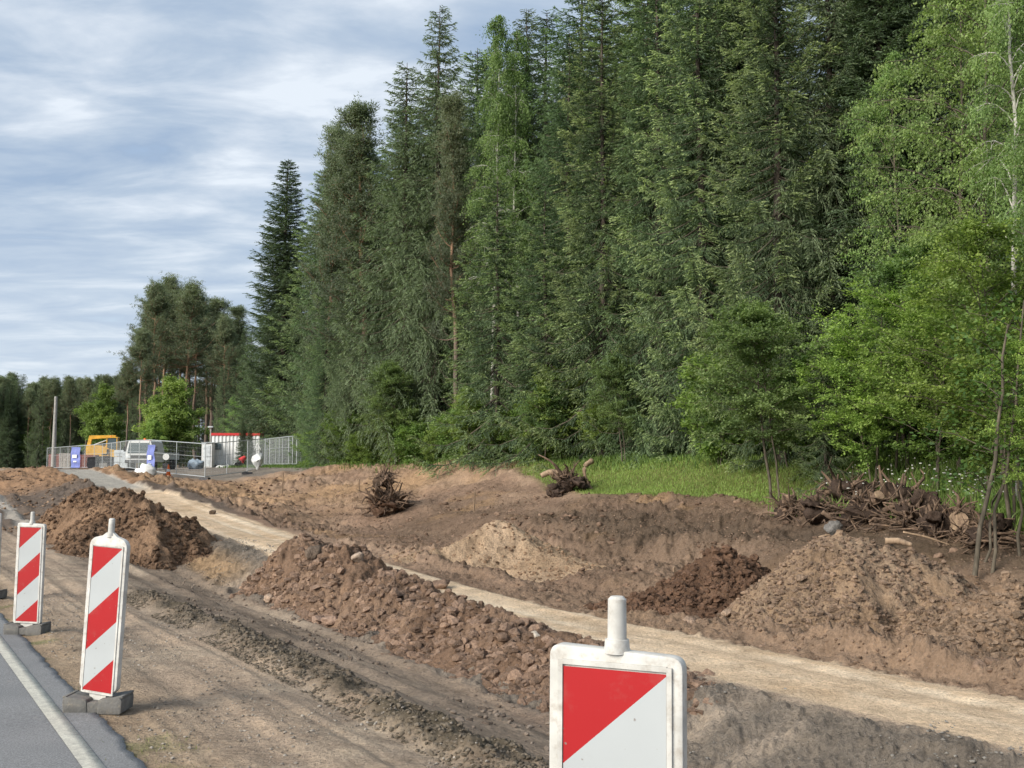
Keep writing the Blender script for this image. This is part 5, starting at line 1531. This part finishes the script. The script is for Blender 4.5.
# small white truck seen from behind
x, y, z = gl(146, 76)
tr = empty('small_truck', (x, y, z), -.12, 'small white truck with dark windows and orange lamp behind the right blue banner', 'truck')
MB().prism([(-.95, .55), (.95, .55), (1.0, 1.15), (.82, 1.95), (.7, 2.02), (-.7, 2.02), (-.82, 1.95), (-1.0, 1.15)], -.9, .9).build('cab', M['white_paint'], tr, bevel=.03)
MB().prism([(-.84, 1.16), (.84, 1.16), (.72, 1.86), (-.72, 1.86)], -.925, -.905).build('windscreen', M['glass'], tr)
MB().box((0, -.93, .92), (1.5, .04, .22)).build('grille', M['black'], tr)
MB().box((0, -.96, .60), (1.95, .12, .22)).build('bumper', M['dark_metal'], tr, bevel=.01)
for sx in (-.78, .78):
    MB().box((sx, -.93, .93), (.28, .05, .18)).build('headlight', M['film'], tr, bevel=.01)
    MB().box((sx * 1.42, -.75, 1.45), (.16, .1, .34)).build('mirror', M['black'], tr, bevel=.01)
    for sy in (-.35, 2.6): MB().cyl((sx * 1.03 - .1, sy, .38), (sx * 1.03 + .1, sy, .38), .38, n=18).build('wheel', M['black'], tr, bevel=.01)
MB().box((0, 2.2, 1.0), (1.95, 2.4, .5)).build('load_bed', M['galv'], tr, bevel=.01)
MB().box((0, -.1, 2.06), (.9, .25, .06)).cyl((0, -.1, 2.09), (0, -.1, 2.2), .1, .08).build('light_bar', M['orange'], tr)

# white plastic heap, sacks, sheet
def sack(name, x, y, z, R, sc, label, cat, mat, seed, lump=.35):
    V, Fc = clods(np.array([[0, 0, R * .55]]), np.array([R]), ICO3, lump, .8, seed)
    n = fbm(V[:, 0] * 3 + V[:, 2], V[:, 1] * 3 + V[:, 2] * 2, .5, 4, seed); V = V * (1 + .22 * n[:, None]) * np.array(sc)
    if name == 'big_sack': V[:, :2] *= (.35 + .75 * np.clip(V[:, 2:3] / max(1e-3, V[:, 2].max()), 0, 1))
    o = link_mesh(name, np_mesh(name, V, Fc, smooth=True), M[mat]); o.location = (x, y, z); tag(o, label, cat, 'plastic sacks and sheets in the yard'); return o
x, y, z = gl(152, 60.2); sack('plastic_sheet', x, y - .4, z - .1, .55, (1.2, .8, .8), 'crumpled white plastic sheet heaped under the right blue banner', 'plastic sheet', 'sack', 1, .6)
x, y, z = gl(146, 60); sack('plastic_sheet', x, y - .5, z - .15, .3, (1.3, .8, .6), 'small white plastic scrap left of the crumpled sheet', 'plastic sheet', 'sack', 2, .6)
x, y, z = gl(198, 80); sack('covered_bundle', x, y, z - .05, .75, (1.0, .8, .95), 'blue-grey covered bundle standing between cone and container', 'bundle', 'bluegrey', 3, .4)
# container
x, y, z = gl(238, 88)
ct = empty('site_container', (x, y, z), .10, 'white corrugated site container with red roof edge', 'container')
b = MB(); L = 3.7; D = 2.3
prof = []
n = 26
for k in range(n):
    xa = -L / 2 + L * k / n; xb = xa + L / n * .5; prof += [(xa, 0 if k % 2 else .045), (xb, 0 if k % 2 else .045)]
bm_w = MB()
Vw = []; Fw = []
for k, (xx, off) in enumerate(prof + [(L / 2, 0)]):
    Vw += [(xx, -D / 2 + off, .12), (xx, -D / 2 + off, 2.45)]
for k in range(len(prof)): Fw.append((2 * k, 2 * k + 2, 2 * k + 3, 2 * k + 1))
bm_w.add(Vw, Fw); bm_w.box((0, .06, 1.285), (L - .01, D - .1, 2.33)); bm_w.build('wall', M['white_paint'], ct)
MB().box((0, 0, 2.56), (L + .08, D + .08, .2)).build('roof_edge', M['red_paint'], ct, bevel=.01)
MB().box((0, 0, .07), (L, D, .14)).build('base_frame', M['dark_metal'], ct)
MB().box((.55, -D / 2 - .03, 1.2), (.85, .05, 2.0)).build('door', M['white_paint'], ct, bevel=.01)
MB().box((-1.35, -D / 2 - .035, 1.6), (.5, .06, .5)).build('window', M['glass'], ct, bevel=.01)
x, y, z = gl(209, 86)
sb = empty('storage_box', (x, y, z), .1, 'lower white storage cabin at the left side of the container', 'cabin')
MB().box((0, 0, .95), (.8, 1.4, 1.9)).build('wall', M['white_paint'], sb, bevel=.03)
MB().box((0, -.71, .9), (.5, .04, 1.6)).build('door', M['film'], sb, bevel=.01)
MB().box((0, 0, 1.94), (.85, 1.45, .06)).build('roof', M['galv'], sb, bevel=.01)
x, y, z = gl(258, 68.5); s_ = sack('big_sack', x, y, z + .15, .5, (1.05, .8, 1.4), 'large white sack hanging beside the dark little spruce', 'sack', 'sack', 5, .3)
MB().cyl((-.2, 0, 1.1), (0, 0, 1.5), .03).cyl((.2, 0, 1.1), (0, 0, 1.5), .03).build('lifting_strap', M['sack'], s_)
x, y, z = gl(227, 82); sack('rubble_sack', x, y, z - .1, .3, (1.8, .9, .8), 'flat pale sack of rubble at the foot of the container', 'sack', 'sack', 6, .5)
x, y, z = gl(222, 83); sack('rubble_sack', x, y, z - .1, .28, (1.2, .9, .9), 'small pale sack left of the flat rubble sack', 'sack', 'sack', 8, .5)
x, y, z = gl(243, 79)
mx_ = empty('concrete_mixer', (x, y, z), .5, 'small red site mixer under the dark little spruce', 'mixer')
MB().cyl((-.1, 0, .45), (.2, 0, .75), .26, .12, 16).build('drum', M['red_paint'], mx_, smooth=True)
MB().cyl((-.4, -.25, 0), (-.05, 0, .6), .03).cyl((-.4, .25, 0), (-.05, 0, .6), .03).cyl((.4, 0, 0), (-.05, 0, .6), .03).build('stand', M['dark_metal'], mx_)
MB().cyl((-.3, -.35, .18), (-.3, -.28, .18), .18, n=14).cyl((-.3, .28, .18), (-.3, .35, .18), .18, n=14).build('wheels', M['black'], mx_)
for i, (px, dd, sc, lab) in enumerate([(243, 81, .22, 'little dark spruce standing before the white container'), (250, 80, .19, 'smaller dark spruce crowding the little one before the container')]):
    x, y, z = gl(px, dd); o = copy_tree(next(o for o in bpy.data.objects if o.type == 'EMPTY' and o.name.startswith('spruce_tree') and abs(o.scale[2]) > 0 and 'dark narrow spruce' in o.get('label', '')))
    o.location = (x, y, z - .1); o.scale = (sc * 1.1, sc * 1.1, sc * .8); o.rotation_euler = (0, 0, 1.3 * i); tag(o, lab, 'tree', 'little spruces before the container')
# cone, disc sign
x, y, z = gl(169.5, 62)
cn_ = empty('traffic_cone', (x, y, z + .01), 0, 'orange and white traffic cone inside the open fence', 'traffic cone')
MB().cyl((0, 0, .03), (0, 0, .70), .15, .03, 18).build('cone_body', M['orange'], cn_, smooth=True)
MB().cyl((0, 0, .30), (0, 0, .44), .105, .083, 18).build('white_band', M['white_paint'], cn_, smooth=True)
MB().box((0, 0, .02), (.38, .38, .04)).build('base_plate', M['orange'], cn_, bevel=.01)
x, y, z = gl(166.8, 63.5)
sg_ = empty('disc_sign', (x, y, z), 0, 'small white round sign on a dark stand left of the traffic cone', 'sign')
MB().cyl((0, -.02, 1.08), (0, .02, 1.08), .19, n=24).build('disc', M['white_paint'], sg_, bevel=.004)
MB().cyl((0, 0, .05), (0, 0, .86), .025).build('post', M['dark_metal'], sg_)
MB().box((0, 0, .55), (.34, .2, .34)).build('box', M['black'], sg_, bevel=.02)
MB().box((0, 0, .04), (.4, .3, .08)).build('foot', M['black'], sg_)
# poles
x, y, z = gl(54.5, 100)
o = MB().cyl((0, 0, -.3), (.05, 0, (449 - 398 + 22) / 1100 * 100), .22, .13, 12).build('concrete_pole', M['concrete'], smooth=True); o.location = (x, y, z); tag(o, 'bare grey concrete pole before the far wood', 'pole')
x, y, z = gl(211, 90)
lp_ = empty('lamp_post', (x, y, z), 0, 'thin post with small lamp head left of the container', 'lamp post')
MB().cyl((0, 0, 0), (0, 0, 3.25), .07, .06, 10).build('post', M['concrete'], lp_)
MB().box((0, -.05, 3.3), (.42, .3, .12)).build('lamp_head', M['galv'], lp_, bevel=.02)
for i, (px, dd) in enumerate([(184, 78), (297, 69), (251, 62)]):
    pass

# ------------------------------------------------------------------ render settings
scene.view_settings.view_transform = 'Standard'
scene.view_settings.look = 'None'
scene.view_settings.gamma = 1
scene.view_settings.exposure = 1.42
cy = scene.cycles
cy.max_bounces = 5; cy.diffuse_bounces = 3; cy.glossy_bounces = 2; cy.transmission_bounces = 3; cy.transparent_max_bounces = 4
cy.caustics_reflective = False; cy.caustics_refractive = False
cy.use_denoising = True
try: cy.denoiser = 'OPENIMAGEDENOISE'
except Exception: pass
cy.use_adaptive_sampling = True; cy.adaptive_threshold = 0.02
